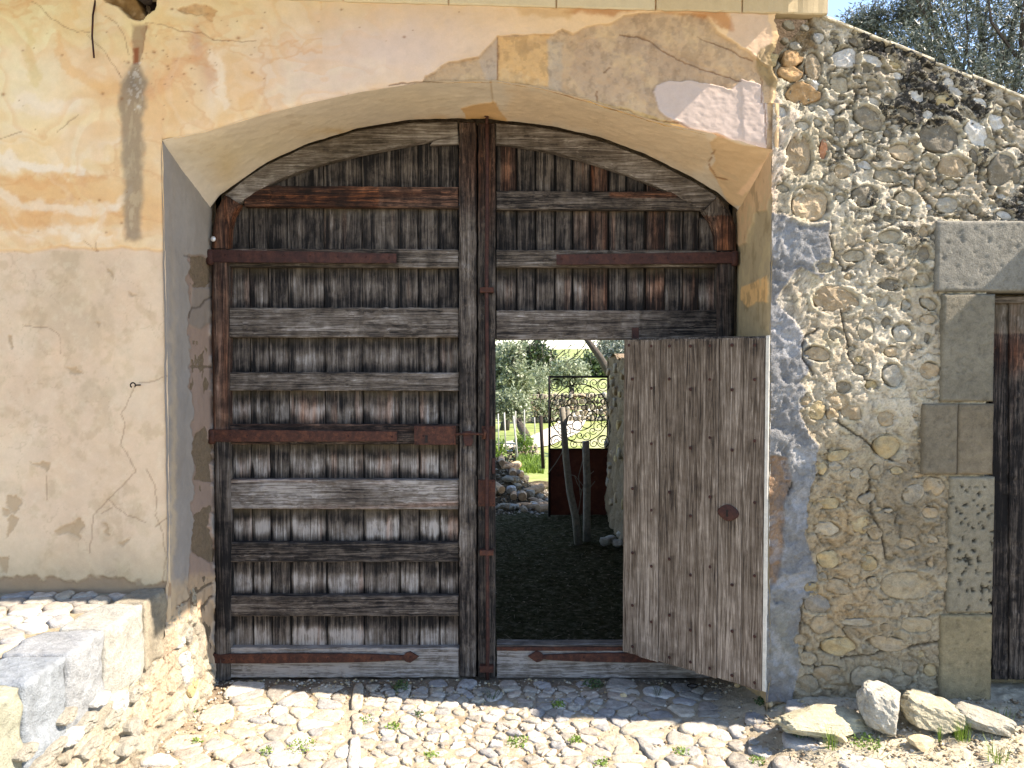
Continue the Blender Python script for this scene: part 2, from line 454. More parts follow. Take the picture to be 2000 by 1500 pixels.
def ground_z(x, y):
    x = np.asarray(x, float); y = np.asarray(y, float)
    return .14*sst(1.0, 1.5, x)*sst(-1.6, -.5, y)+.02*(fbm(x*1.5+5, y*1.5, 3, 3)-.5)-.02*sst(-.15, .1, y)

farm = thing('farm_building', (0, 0, 0), 'old farm building with peeling peach and beige plaster round a wide arched gateway', 'building')

# ---- front wall, left of the gate and above the arch
def wall_paint(x, y, z):
    p = Paint(x, y, z, S(243, 206, 158))
    PE = S(243, 217, 178); OR = S(238, 186, 124); YE = S(246, 226, 172); LI = S(250, 228, 196); PK = S(228, 205, 190)
    GR = S(150, 132, 108); BE = S(228, 196, 162); BR = S(186, 146, 96)
    # broad washes of the upper coat
    p.blob(40, 60, 110, 180, S(246, 234, 184), .8, h=0, warp=80); p.blob(300, 40, 220, 90, S(240, 222, 165), .7, warp=60)
    p.blob(480, 40, 200, 90, S(243, 220, 170), .6, warp=60); p.blob(560, 130, 160, 90, S(245, 212, 165), .6, warp=60)
    p.blob(760, 90, 240, 80, PK, .85, warp=60); p.blob(620, 160, 140, 60, PK, .6, warp=40)
    p.blob(120, 330, 200, 60, S(247, 214, 158), .7, warp=70); p.blob(60, 370, 210, 36, OR, .8, warp=60, ang=.1)
    p.blob(60, 430, 220, 28, S(235, 176, 112), .75, warp=50); p.blob(250, 420, 130, 40, OR, .5, warp=50)
    p.blob(200, 150, 90, 40, OR, .55, warp=40, ang=.5); p.blob(310, 150, 60, 30, S(235, 178, 122), .6, warp=30, ang=-.6)
    p.blob(430, 230, 90, 40, S(244, 205, 150), .6, warp=40); p.blob(90, 210, 90, 16, LI, .7, warp=40, ang=.15)
    p.blob(60, 325, 110, 9, LI, .9, warp=40, ang=.12); p.blob(420, 160, 14, 60, LI, .8, warp=20, ang=.25)
    p.blob(120, 455, 160, 10, LI, .7, warp=40); p.blob(230, 280, 120, 12, LI, .45, warp=60, ang=-.3)
    p.blob(385, 85, 14, 45, S(205, 160, 130), .8, warp=16, ang=-.1); p.blob(408, 140, 16, 40, S(215, 165, 128), .7, warp=18)
    f = fbm(x*3.2+.8*fbm(x*2, z*2, 5), z*5.5+1.6*fbm(x*1.6, z*1.3, 8), 21, 5, .55)
    a = (sst(.5, .72, f)*.45*(z > 2.33)*(x < -.9))[:, None]; p.col = p.col*(1-a)+OR*a
    a = (sst(.45, .25, f)*.4*(z > 2.33)*(x < -.6))[:, None]; p.col = p.col*(1-a)+LI*a
    a = (sst(.53, .55, f)*sst(.59, .56, f)*.35*(z > 2.33)*(x < -.9))[:, None]; p.col = p.col*(1-a)+S(222, 160, 104)*a
    for pts, w_, cc_, am in (([(0, 300), (50, 322), (110, 334), (150, 332)], 9, LI, .8), ([(0, 385), (60, 404), (140, 412), (230, 405)], 10, LI, .6), ([(40, 195), (90, 208), (150, 205)], 12, LI, .6),
            ([(112, 60), (110, 95), (135, 130), (165, 160), (205, 178), (232, 170)], 11, OR, .55), ([(290, 185), (330, 160), (360, 130), (400, 95)], 13, S(232, 172, 120), .5), ([(0, 230), (80, 245), (180, 232), (230, 215)], 14, S(248, 222, 170), .5),
            ([(140, 470), (200, 430), (250, 380)], 8, LI, .55), ([(420, 110), (430, 150), (436, 200)], 10, LI, .7), ([(55, 70), (60, 120), (72, 160)], 9, S(226, 200, 140), .6), ([(0, 345), (80, 362), (200, 350)], 10, S(232, 170, 108), .45),
            ([(100, 80), (90, 30), (110, -10)], 12, S(250, 238, 190), .6)):
        p.line(pts, w_, cc_, am, 0., 34., 9.)
    w1_ = fbm(x*2.1+1.8*fbm(x*1.3, z*1.7, 301, 4), z*3.6+2.2*fbm(x*1.9, z*1.2, 305, 4), 311, 5, .5)
    for lv, c_, am in ((.40, LI, .16), (.47, OR, .28), (.54, YE, .14), (.60, S(236, 186, 134), .35)):
        a = (sst(lv, lv+.012, w1_)*sst(lv+.09, lv+.02, w1_)*am*(z > 2.33)*sst(-.3, -1.1, x))[:, None]; p.col = p.col*(1-a)+c_*a
    # lower older coat, set back behind the upper one
    low = [(-400, 490), (0, 488), (60, 490), (120, 482), (200, 487), (235, 482), (300, 489), (334, 486), (352, 470), (420, 500), (420, 1260), (-400, 1260)]
    p.poly(low, BE, 1.5, 9, h=-.011)
    lowm = (p.py > 488) & (p.px < 350)
    f = fbm(x*2.3, z*1.8, 33, 5, .55); g = fbm(x*7, z*6, 36, 5, .6)
    a = (lowm*sst(.45, .75, f)*.6)[:, None]; p.col = p.col*(1-a)+S(238, 208, 172)*a
    a = (lowm*sst(.5, .25, f)*.4)[:, None]; p.col = p.col*(1-a)+S(208, 186, 150)*a
    a = (lowm*sst(.66, .72, g)*.25)[:, None]; p.col = p.col*(1-a)+S(178, 152, 112)*a
    for sc_, sd_, cc_, am in ((5, 341, S(196, 172, 136), .35), (13, 345, S(188, 160, 120), .3), (30, 349, S(240, 218, 182), .25), (3, 351, S(238, 212, 178), .4)):
        gg = fbm(x*sc_+.5*fbm(z*sc_, x*sc_, sd_+1, 3), z*sc_*.8, sd_, 5, .65); a = (lowm*sst(.56, .70, gg)*am)[:, None]; p.col = p.col*(1-a)+cc_*a
    hl = fbm(x*4, z*4, 361, 4, .55); a = (lowm*(1-sst(.0, .006, abs(hl-.5)))*.22)[:, None]; p.col = p.col*(1-a)+S(150, 122, 90)*a
    a = (lowm*sst(1020, 1130, p.py+40*(g-.5))*.35)[:, None]; p.col = p.col*(1-a)+S(176, 158, 118)*a
    p.poly([(-400, 1118), (60, 1130), (130, 1134), (200, 1128), (260, 1140), (345, 1137), (345, 1170), (-400, 1170)], S(160, 128, 98), 4, 34, .75, -.008)
    for pts in ([(10, 965), (30, 960), (45, 985), (25, 1000), (8, 990)], [(20, 1000), (38, 1010), (25, 1040), (5, 1055), (8, 1030)], [(0, 990), (15, 995), (12, 1010), (0, 1008)],
                [(60, 903), (95, 905), (88, 925), (70, 915)], [(105, 1030), (125, 1028), (150, 1018), (160, 1030), (150, 1042), (158, 1052), (125, 1042), (108, 1045)],
                [(195, 1018), (203, 1020), (213, 1050), (205, 1050)], [(232, 1058), (250, 1052), (248, 1060), (235, 1064)], [(203, 520), (222, 535), (218, 545), (206, 532)],
                [(248, 565), (262, 580), (268, 584), (252, 580)], [(16, 655), (26, 660), (22, 682), (16, 675)], [(120, 715), (150, 728), (160, 732), (142, 738)],
                [(0, 1095), (20, 1090), (12, 1120), (0, 1115)], [(180, 632), (196, 634), (190, 641)]):
        p.poly(pts, S(186, 156, 118), 1.6, 26, .7, -.005, lip=.0015)
    # grey run under the broken hole
    p.poly([(255, 45), (285, 48), (280, 90), (270, 128), (262, 128), (258, 90)], S(150, 120, 92), 3, 14, .7, -.006, aux=(.3, .9, 0))
    p.poly([(262, 128), (272, 130), (285, 160), (283, 200), (278, 330), (276, 470), (244, 470), (240, 300), (232, 190), (240, 160)], GR, 7, 16, .8, .003, aux=(.25, .8, 0))
    stn = ((p.px > 228) & (p.px < 290) & (p.py > 120) & (p.py < 470)); sn = fbm(x*38, z*16, 331, 5, .65)
    a = (stn*sst(.52, .66, sn)*.5*np.exp(-((p.px-262)/20.)**4))[:, None]; p.col = p.col*(1-a)+S(214, 190, 150)*a
    a = (stn*(p.py < 215)*sst(.55, .62, fbm(x*70, z*70, 335, 3))*.7*np.exp(-((p.px-264)/14.)**4))[:, None]; p.col = p.col*(1-a)+S(236, 224, 204)*a
    p.poly([(318, 272), (334, 270), (348, 280), (346, 300), (338, 318), (328, 306), (322, 290)], S(186, 158, 120), 1.5, 8, .95, -.008, aux=(.2, 1, 0))
    p.line([(331, 320), (333, 400), (334, 486)], 2.2, S(252, 240, 220), .7, 0, 3)  # bright edge highlight painted into the colour along the corner
    p.blob(262, 165, 18, 26, S(120, 108, 95), .6, warp=14); p.blob(262, 300, 17, 90, S(168, 146, 115), .45, warp=16)
    p.poly([(257, 95), (270, 92), (268, 122), (260, 126)], S(150, 74, 36), 2, 10, .8)
    # hole at the top with torn plaster
    p.poly([(196, -10), (310, -10), (302, 18), (288, 32), (276, 40), (248, 34), (232, 12), (212, 6)], S(140, 108, 66), 2, 12, 1, -.03, aux=(.35, 1, 0), lip=.004)
    p.poly([(262, -10), (305, -10), (300, 14), (286, 30), (274, 20)], S(35, 25, 18), 2, 8, 1, -.05)
    p.poly([(345, 20), (370, 8), (400, 10), (425, 20), (415, 40), (385, 35), (360, 25)], S(200, 150, 96), 2, 24, .7, -.006, aux=(.2, 1, 0))
    for pts in ([(60, 0), (82, 14), (100, 36), (120, 45), (150, 62), (175, 62)], [(205, 30), (230, 48), (243, 75), (250, 108)], [(283, 45), (330, 50), (352, 60), (395, 64), (415, 78), (500, 80)],
                [(170, 68), (205, 100), (225, 132), (238, 150)], [(281, 50), (283, 70), (275, 110)], [(0, 270), (40, 257)], [(110, 258), (133, 240), (152, 226)], [(185, 472), (190, 490), (165, 470)]):
        p.line(pts, .6, S(150, 105, 66), .5, -.002, 10, .8)
    for pts in ([(264, 752), (258, 765), (236, 810), (242, 832), (232, 868), (244, 885), (265, 920), (232, 950), (208, 975), (180, 1005), (172, 1080)], [(270, 748), (300, 745), (325, 732), (345, 729)], [(208, 975), (245, 1008), (280, 1020)],
                [(285, 918), (300, 945), (303, 1010), (315, 1040), (322, 1090), (318, 1140)], [(300, 1030), (340, 1003)], [(40, 635), (95, 642), (112, 655), (115, 690)], [(85, 930), (88, 975)], [(195, 1003), (215, 990)]):
        p.line(pts, .6, S(140, 108, 76), .5, -.002, 10, .8)
    # bare stone and render over the arch
    ex = [(826, 158), (832, 147), (850, 140), (862, 128), (880, 122), (905, 118), (935, 112), (955, 88), (972, 70), (1010, 66), (1040, 68), (1078, 66), (1098, 56), (1118, 66), (1150, 50), (1190, 46), (1220, 30), (1300, 22), (1380, 30), (1400, 60), (1450, 95), (1490, 118), (1515, 130), (1515, 350), (1400, 275), (1200, 222), (1060, 178), (970, 165)]
    p.poly(ex, S(200, 170, 134), 1.4, 9, 1, -.016, aux=(.05, 1., 0), lip=.002)
    p.poly([(972, 70), (1075, 66), (1070, 165), (972, 158)], S(220, 176, 118), 2, 8, .85, .003, aux=(.03, 1, 0))
    p.poly([(935, 112), (972, 72), (971, 157), (950, 155), (938, 125)], S(192, 172, 150), 2, 5, .8)
    p.poly([(1070, 75), (1098, 80), (1098, 178), (1072, 170)], S(184, 168, 146), 3, 8, .6)
    p.poly([(1190, 66), (1240, 64), (1280, 78), (1330, 105), (1420, 140), (1450, 155), (1455, 300), (1300, 245), (1150, 190), (1110, 140), (1130, 80)], S(190, 162, 132), 3, 14, .75, -.004, aux=(.05, 1, 0))
    p.poly([(1150, 192), (1250, 215), (1400, 262), (1400, 275), (1150, 205)], S(212, 172, 108), 2, 8, .8)
    p.poly([(1278, 180), (1282, 165), (1310, 157), (1340, 156), (1400, 163), (1430, 175), (1452, 152), (1492, 166), (1500, 200), (1500, 293), (1460, 285), (1400, 258), (1350, 250), (1300, 225), (1290, 215)], S(206, 186, 172), 1.5, 9, 1, .009, lip=.003, aux=(.02, .35, 0))
    p.poly([(1430, 10), (1510, 20), (1515, 130), (1490, 118), (1455, 95), (1420, 70)], S(212, 184, 160), 2, 10, .7)
    p.poly([(1120, 8), (1300, 10), (1420, 14), (1430, 60), (1380, 35), (1300, 18), (1180, 28), (1100, 22)], S(190, 128, 74), 6, 24, .75)
    p.poly([(1000, 12), (1120, 12), (1110, 34), (1020, 30)], S(212, 168, 112), 6, 24, .6)
    p.poly([(1490, 95), (1560, 60), (1560, 200), (1500, 160), (1480, 130)], S(140, 122, 82), 4, 14, .7, aux=(.4, 1, 0))
    for pts in ([(973, 72), (973, 160)], [(1212, 64), (1250, 70), (1268, 80), (1300, 98), (1340, 120), (1400, 140), (1450, 158)], [(1365, 70), (1400, 85), (1430, 97), (1450, 110), (1475, 118)],
                [(1165, 175), (1167, 200), (1155, 208)], [(940, 157), (1000, 163), (1060, 175), (1100, 182), (1140, 196), (1175, 207), (1230, 215), (1260, 230), (1330, 238), (1380, 262)], [(760, 166), (826, 158)], [(1492, 150), (1498, 280)], [(1180, 140), (1190, 130)]):
        p.line(pts, .9, S(130, 90, 58), .7, -.004)
    # pits
    rs = np.random.RandomState(3)
    for i in range(110):
        u, v = rs.rand()*900, rs.rand()*470
        if i % 3 == 0: u, v = rs.normal(330, 60), rs.normal(110, 50)
        m = (abs(p.px-u) < 8) & (abs(p.py-v) < 8)
        r = 1.2+rs.rand()**3*2.6
        a = np.exp(-((p.px[m]-u)**2+((p.py[m]-v)*1.2)**2)/r**2)
        p.h[m] -= .003*a; a = (a*.75)[:, None]; p.col[m] = p.col[m]*(1-a)+S(150, 100, 60)*a
    p.h += .007*(fbm(x*2.2, z*2.2, 71, 4)-.5)+.004*(fbm(x*14, z*14, 72, 4)-.5)
    exm = (p.aux[:, 1] > .8)
    p.h += exm*.022*(fbm(x*26, z*18, 75, 4, .6)-.5)
    up = ((z > 2.33) & (p.px > 850))
    p.h += up*.004*(fbm(x*40, z*40, 79, 3)-.5)
    p.vary(1.4, .05, 40); p.vary(16, .05, 43, warm=.05)
    g = fbm(x*9, z*9, 47, 5, .65)
    a = (exm*sst(.52, .74, g)*.25)[:, None]; p.col = p.col*(1-a)+S(164, 130, 98)*a
    g2_ = fbm(x*34, z*24, 49, 4, .65); p.col *= (1-exm*.2*(sst(.5, .62, g2_)-.3))[:, None]
    a = (exm*sst(.45, .3, g)*.4)[:, None]; p.col = p.col*(1-a)+S(228, 196, 150)*a
    return p
st = .0062
xs = np.arange(-3.2, XL-1e-6, st); xs = np.r_[xs, XL]; zs = np.arange(.5, ZTOP, st)
X, Z = np.meshgrid(xs, zs, indexing='ij'); X = X.ravel(); Z = Z.ravel()
p = wall_paint(X, np.full_like(X, YW), Z)
edge = np.exp(-((X-XL)/.006)**2)*(Z < OC[0, 1]-.02)
yy = YW-p.h+edge*.006*(1+fbm(Z*20, Z*0, 5)*1.2)
mk('plaster_wall', np.stack([X, yy, Z], 1), gridf(len(xs), len(zs)), M_WALL, farm, col=p.col, aux=p.aux)
xs = np.linspace(XL, XR+.03, 470); nz = 230
T = np.linspace(0, 1, nz)
zb = np.interp(xs, OC[:, 0], OC[:, 1]); 
X = np.repeat(xs, nz); Z = (zb[:, None]+(ZTOP-zb[:, None])*T[None, :]).ravel()
p = wall_paint(X, np.full_like(X, YW), Z)
edge = np.tile(np.exp(-(T*6)**2*60), len(xs)); X = X+sst(XR-.12, XR+.03, X)*(.10*(fbm(Z*9, Z*0+3, 97, 5, .6)-.5)-.02)*(Z > 3.02)
mk('plaster_wall', np.stack([X, YW-p.h+edge*.004, Z], 1), gridf(len(xs), nz), M_WALL, farm, col=p.col, aux=p.aux)

# ---- soffit of the arch
nu, nv = 380, 80
ui = np.linspace(0, 1, nu)
def curve(C, t):
    L = np.r_[0, np.cumsum(np.linalg.norm(np.diff(C, axis=0), axis=1))]; L /= L[-1]
    return np.interp(t, L, C[:, 0]), np.interp(t, L, C[:, 1])
# match by x so both curves are sampled above each other
tt = np.linspace(0, 1, nu); ax = XL+(XR-XL)*tt
ox, oz = ax, np.interp(ax, OC[:, 0], OC[:, 1])
bx = XL+(XR+.012-XL)*tt; iz = np.interp(bx, IC[:, 0], IC[:, 1])
V_ = np.linspace(0, 1, nv)
X = (ox[:, None]*(1-V_)+bx[:, None]*V_).ravel(); Z = (oz[:, None]*(1-V_**.9)+iz[:, None]*V_**.9).ravel()
Y = np.tile(YW+(0.-YW)*V_, nu)
p = Paint(X, Y, Z, S(208, 196, 178))
p.aux[:, 1] = .6
p.blob(470, 290, 130, 40, S(206, 192, 160), .6, warp=40); p.blob(620, 250, 120, 30, S(210, 196, 170), .6); p.blob(820, 200, 120, 30, S(216, 200, 172), .6)
p.poly([(985, 160), (1060, 172), (1300, 240), (1400, 268), (1395, 300), (1380, 330), (1395, 350), (1300, 320), (1150, 262), (1050, 240), (960, 232), (1000, 190)], S(214, 190, 158), 14, 30, .8, aux=(.05, 1, 0))
p.poly([(900, 210), (935, 200), (967, 197), (976, 215), (992, 236), (910, 238), (908, 222)], S(206, 168, 120), 1.2, 6, 1, .004, lip=.002)
p.poly([(1385, 275), (1400, 262), (1450, 280), (1510, 290), (1490, 330), (1450, 400), (1425, 400), (1400, 350), (1385, 330), (1398, 310)], S(208, 178, 140), 2, 10, .95, .004, lip=.003)
p.poly([(1440, 375), (1510, 290), (1510, 330), (1450, 380)], S(232, 196, 160), 2, 8, .9)
p.blob(900, 236, 80, 8, S(196, 150, 84), .6); p.blob(700, 258, 90, 8, S(190, 156, 96), .6); p.blob(440, 330, 30, 40, S(196, 168, 112), .5)
p.line([(960, 160), (962, 200)], 1., S(170, 140, 100), .5); p.line([(1395, 290), (1385, 320), (1400, 345), (1420, 348)], 1.2, S(140, 90, 50), .7)
p.h += .006*(fbm(X*3, Y*6, 81, 4)-.5)+(.3+p.aux[:, 1])*.006*(fbm(X*22, Y*22, 83, 4, .6)-.5)
p.vary(3, .07, 50, warm=.04); gq = fbm(X*9, Y*12, 85, 5, .65); p.col *= (1+.22*(gq-.5)*(.5+p.aux[:, 1]))[:, None]; a = (sst(.62, .72, gq)*.3)[:, None]; p.col = p.col*(1-a)+S(176, 156, 128)*a; p.col = np.clip(p.col*1.42, 0, .85)
Zs = Z-p.h-np.exp(-(V_*14)**2)[None, :].repeat(nu, 0).ravel()*-.004
mk('arch_soffit', np.stack([X, Y, Zs], 1), gridf(nu, nv, True), M_WALL, farm, col=p.col, aux=p.aux)
# ---- the two jambs (reveals)
def jamb(x0, x1, zt0, zt1, side):
    ny, nz_ = 92, 420
    a = np.linspace(0, 1, ny); b = np.linspace(0, 1, nz_)
    Y = np.repeat(YW+(0.02-YW)*a, nz_); A = np.repeat(a, nz_); B = np.tile(b, ny)
    Z = -.05+(zt0*(1-A)+zt1*A+.05)*B; X = x0*(1-A)+x1*A
    p = Paint(X, Y, Z, S(160, 152, 142) if side < 0 else S(178, 160, 126))
    f = fbm(Y*5, Z*4, 61, 5, .6); g = fbm(Y*14, Z*9, 62, 5, .6)
    if side < 0:
        p.poly([(368, 500), (415, 505), (418, 1330), (350, 1330), (372, 1100), (378, 900), (372, 700)], S(168, 142, 124), 3, 24, .85, -.008, aux=(.05, .8, 0), lip=.003)
        p.poly([(375, 500), (412, 505), (412, 560), (385, 560), (368, 530)], S(136, 110, 100), 4, 26, .7, -.006)
        p.poly([(380, 560), (415, 550), (415, 630), (392, 645), (370, 630)], S(148, 138, 126), 2, 12, .8, .004)
        p.poly([(378, 860), (400, 830), (415, 870), (415, 950), (385, 940)], S(158, 134, 116), 4, 26, .6, -.006)
        p.poly([(375, 1010), (415, 990), (415, 1100), (380, 1080)], S(166, 130, 98), 4, 26, .7, -.008, aux=(.2, 1, 0))
        p.poly([(330, 1140), (420, 1120), (420, 1400), (330, 1400)], S(206, 178, 140), 8, 30, .6, -.004, aux=(.1, 1, 0))
        p.line([(378, 716), (415, 717)], 1.4, S(70, 55, 45), .8); p.line([(360, 500), (385, 506), (412, 512)], 1.4, S(90, 75, 65), .7)
        p.line([(372, 620), (376, 600), (395, 596), (402, 585), (415, 580)], 1.3, S(80, 65, 55), .8); p.line([(345, 1190), (380, 1160), (415, 1140)], 2, S(80, 60, 45), .8, -.008)
        p.line([(350, 1230), (385, 1200), (415, 1165)], 2, S(80, 60, 45), .8, -.008)
        p.blob(360, 430, 30, 60, S(172, 166, 158), .5)
        p.blob(338, 1000, 6, 400, S(214, 188, 150), .6)
    else:
        p.poly([(1430, 400), (1505, 280), (1512, 360), (1500, 410), (1480, 412), (1470, 440), (1462, 470), (1445, 480), (1436, 470)], S(216, 180, 138), 2, 12, 1, .006, lip=.003, aux=(.05, .9, 0))
        p.poly([(1448, 560), (1485, 545), (1500, 540), (1500, 590), (1480, 590), (1462, 600), (1450, 585)], S(232, 186, 126), 2, 12, 1, .004, lip=.002)
        p.poly([(1500, 292), (1515, 292), (1470, 330), (1448, 372), (1440, 380)], S(226, 190, 158), 2, 6, .9)
        a = (sst(.55, .65, g)*.5)[:, None]; p.col = p.col*(1-a)+S(196, 176, 134)*a
        a = (sst(.42, .3, g)*.5)[:, None]; p.col = p.col*(1-a)+S(140, 122, 88)*a
    low = sst(.9, .3, Z)
    p.h += (.006+.03*low)*(f-.5)*2+.004*(g-.5)
    p.vary(4, .1, 63, warm=.05); p.col = np.clip(p.col*1.12, 0, .85)
    edge = np.exp(-(A*18)**2)*.004
    X = X-side*(p.h)*1.+side*edge
    mk('jamb', np.stack([X, Y, Z], 1), gridf(ny, nz_, side < 0), M_WALL, farm, col=p.col, aux=p.aux)
jamb(XL, XL, OC[0, 1], IC[0, 1], -1)
jamb(XR, XR+.012, OC[-1, 1], IC[-1, 1], 1)
# inner masonry behind the gate, roof and far side of the building (closes the passage)
bk = MB()
bk.box(-3.2, XL-.01, -.5, .25, -.1, ZTOP-.06, S(150, 130, 105))
bk.box(XR+.03, 1.5, -.45, .25, -.1, ZTOP-.06, S(150, 130, 105))
zlin = float(IC[:, 1].max())+.09
bk.box(XL-.02, XR+.04, -.5, .25, zlin, ZTOP-.06, S(150, 130, 105))
bk.box(-3.3, -3.2, -.57, 3.2, -.1, ZTOP-.06, S(200, 180, 140))
bk.box(-2.6, -2.5, .25, 3.2, -.1, ZTOP-.06, S(120, 105, 85))
for k in range(40):
    xa_, xb_ = XL+(XR-XL)*k/40-.002, XL+(XR-XL)*(k+1)/40+.002; zz_ = min(np.interp(xa_, IC[:, 0], IC[:, 1]), np.interp(xb_, IC[:, 0], IC[:, 1]))-.035
    bk.box(xa_, xb_, .085, .26, zz_, zlin+.02, S(150, 130, 105))
bk.box(XL-.02, XL+.03, .085, .26, -.1, 2.9, S(150, 130, 105)); bk.box(XR-.02, XR+.05, .085, .26, -.1, 2.9, S(150, 130, 105))
bk.build('inner_masonry', M_MORT, farm, aux=(0, .6, 0))
# cornice course
cx = [-3.2, -2.55, -1.9, -1.35, -.8, -.3, .21, .68, 1.09, 1.5]
for i in range(9):
    a, b = cx[i]+.004, cx[i+1]-.004
    us = np.linspace(a, b, 18); zb_ = 0
    bm_v = []; n_ = len(us)
    zt = ZTOP+.05
    prof = [(YW+.05, zb_), (YW-.018, zb_), (YW-.026, zb_+.008), (YW-.03, zt)]
    for u_ in us:
        zb_ = P(1000, max(-12, (proj(u_, YW, 3.5)[0]-800)*.028+4), YW-.02)[1]
        prof = [(YW+.05, zb_), (YW-.008, zb_), (YW-.013, zb_+.006), (YW-.015, zt)]
        for yq, zq in prof:
            j = (vnoise(u_*30+yq*90, zq*20, 5)-.5)*.006; bm_v.append((u_, yq+j, zq+j))
    f = gridf(n_, 4).tolist()+[(0, 1, 2, 3), tuple((n_-1)*4+k for k in (3, 2, 1, 0))]
    cc = S(228, 212, 176) if i < 7 else S(214, 194, 156)
    mk('cornice_block', bm_v, f, M_WALL, farm, False, col=cc*(1+.1*(random.random()-.5)), aux=(.1, .7, 0))
# projecting eaves: boarding and tiles
roof = MB()
roof.box(-3.6, 1.5, -1.21, YW+.04, 3.665, 3.70, (.2, .13, .08))
roof.box(-3.6, 1.5, -1.225, 3.4, 3.70, 3.76, (.3, .2, .12))
roof.build('eaves_boarding', M_TILE, farm)
tl = MB(); prof = []
for i in range(36):
    xc = -3.5+i*.142
    if xc > 1.42: break
    vv = []
    for y_ in (-1.25, 3.4):
        for k in range(7):
            a = math.pi*k/6; vv.append((xc+.068*math.cos(a), y_, 3.762+.05*math.sin(a)))
    tl.add(vv, [(k, k+1, k+8, k+7) for k in range(6)], (.3, .2, .1))
tl.build('roof_tiles', M_TILE, farm, kind='stuff')
# rusty bar, hook and beam stub in the plaster
x_, z_ = P(182, 113, YW-.02)
mk('reinforcing_bar', *tube([(x_+.004, YW-.02, z_), (x_-.002, YW-.022, z_+.1), (x_, YW-.016, z_+.2), (x_+.003, YW+.01, z_+.3)], .0045), M_RUSTD, farm)
hx, hz = P(264, 752, YW)
pts = [(hx+.02, YW+.01, hz), (hx+.012, YW-.02, hz)]+[(hx+.012*math.cos(a), YW-.022, hz+.012*math.sin(a)) for a in np.linspace(-.6, 4.2, 9)]
mk('hook', *tube(pts, .0036), M_BLACK, farm)
bx_, bz_ = P(284, -2, YW)
mk('beam_stub', *tube([(bx_-.04, YW+.04, bz_+.05), (bx_, YW-.0, bz_+.02), (bx_+.015, YW-.012, bz_-.02)], [.045, .04, .022], 7), M_DARK, farm)

# ================================================================== RUBBLE WALL
YR = -.565
rub = thing('rubble_wall', (2.2, -.3, .1), 'rough rubble stone wall with sloping top and lime mortar right of the gateway', 'wall')
st_px = []   # (cx, cy, rx, ry, angdeg, kind)
def addl(lst, ox_, oy_, k):
    for s_ in lst: st_px.append((s_[0]/k+ox_, s_[1]/k+oy_, s_[2]/k, s_[3]/k, s_[4] if len(s_) > 4 else 0, s_[5] if len(s_) > 5 else 'g'))
addl([(675, 375, 88, 72, 25, 'w'), (640, 545, 72, 58, 30, 'g'), (400, 610, 138, 72, 8, 'o'), (470, 430, 55, 95, -8, 'b'), (820, 765, 105, 68, 30, 'd'), (950, 648, 34, 36, 0, 'd'),
      (745, 980, 76, 55, 0, 'd'), (1050, 990, 98, 58, 8, 'b'), (1290, 890, 140, 108, 15, 'd'), (1385, 1085, 112, 68, 8, 'b'), (1212, 1055, 52, 50, 0, 'g'), (800, 1282, 94, 74, 0, 'd'), (950, 1142, 95, 44, 5, 'g'),
      (1070, 1298, 88, 44, 18, 'g'), (640, 830, 44, 55, 0, 'd'), (532, 970, 30, 66, 0, 'r'), (655, 1110, 56, 58, 35, 'b'), (370, 1010, 86, 140, 0, 't'), (445, 1330, 128, 118, 20, 't'), (1165, 1190, 38, 68, 0, 'b'),
      (1355, 1197, 52, 36, 15, 'g'), (1335, 1332, 70, 58, 0, 'l'), (1510, 1355, 34, 38, 0, 'd'), (1680, 1110, 92, 104, 35, 'd'), (1330, 665, 66, 52, 30, 'y'), (1660, 790, 70, 45, 40, 'w'), (1530, 870, 105, 62, 38, 'w'),
      (850, 385, 75, 34, 22, 'w'), (1000, 420, 50, 24, 25, 'y'), (730, 265, 44, 22, 35, 'd'), (500, 240, 30, 40, -20, 'w'), (1225, 472, 36, 66, -30, 'b'), (1140, 622, 58, 40, 25, 'w'), (1030, 1382, 38, 28, 0, 'd'), (800, 442, 45, 28, 20, 'd'),
      (185, 385, 56, 54, 0, 'y'), (320, 470, 86, 60, 5, 'o'), (320, 380, 80, 55, 15, 'o'), (1115, 925, 34, 22, 0, 'b'), (860, 560, 60, 34, 30, 'g'), (1000, 560, 55, 30, 35, 'g'), (1060, 740, 60, 34, 30, 'd'), (1100, 840, 45, 34, 0, 'g'),
      (960, 870, 40, 30, 20, 'd'), (1400, 590, 60, 28, 28, 'w'), (1450, 740, 60, 26, 35, 'g'), (1560, 660, 60, 24, 33, 'w'), (1620, 940, 60, 30, 60, 'g'), (1730, 880, 60, 26, 50, 'g'), (1510, 1010, 26, 60, -20, 'd'), (1790, 1150, 40, 50, 0, 'd'),
      (1780, 720, 60, 26, 50, 'd'), (900, 970, 26, 20, 0, 'd'), (560, 850, 22, 16, 0, 'g'), (470, 560, 40, 40, 0, 'w'), (1230, 620, 40, 26, 20, 'd'), (1110, 380, 40, 20, 25, 'g'), (960, 330, 34, 18, 30, 'd'), (1330, 480, 40, 20, 30, 'w')], 1450, 0, 3.333)
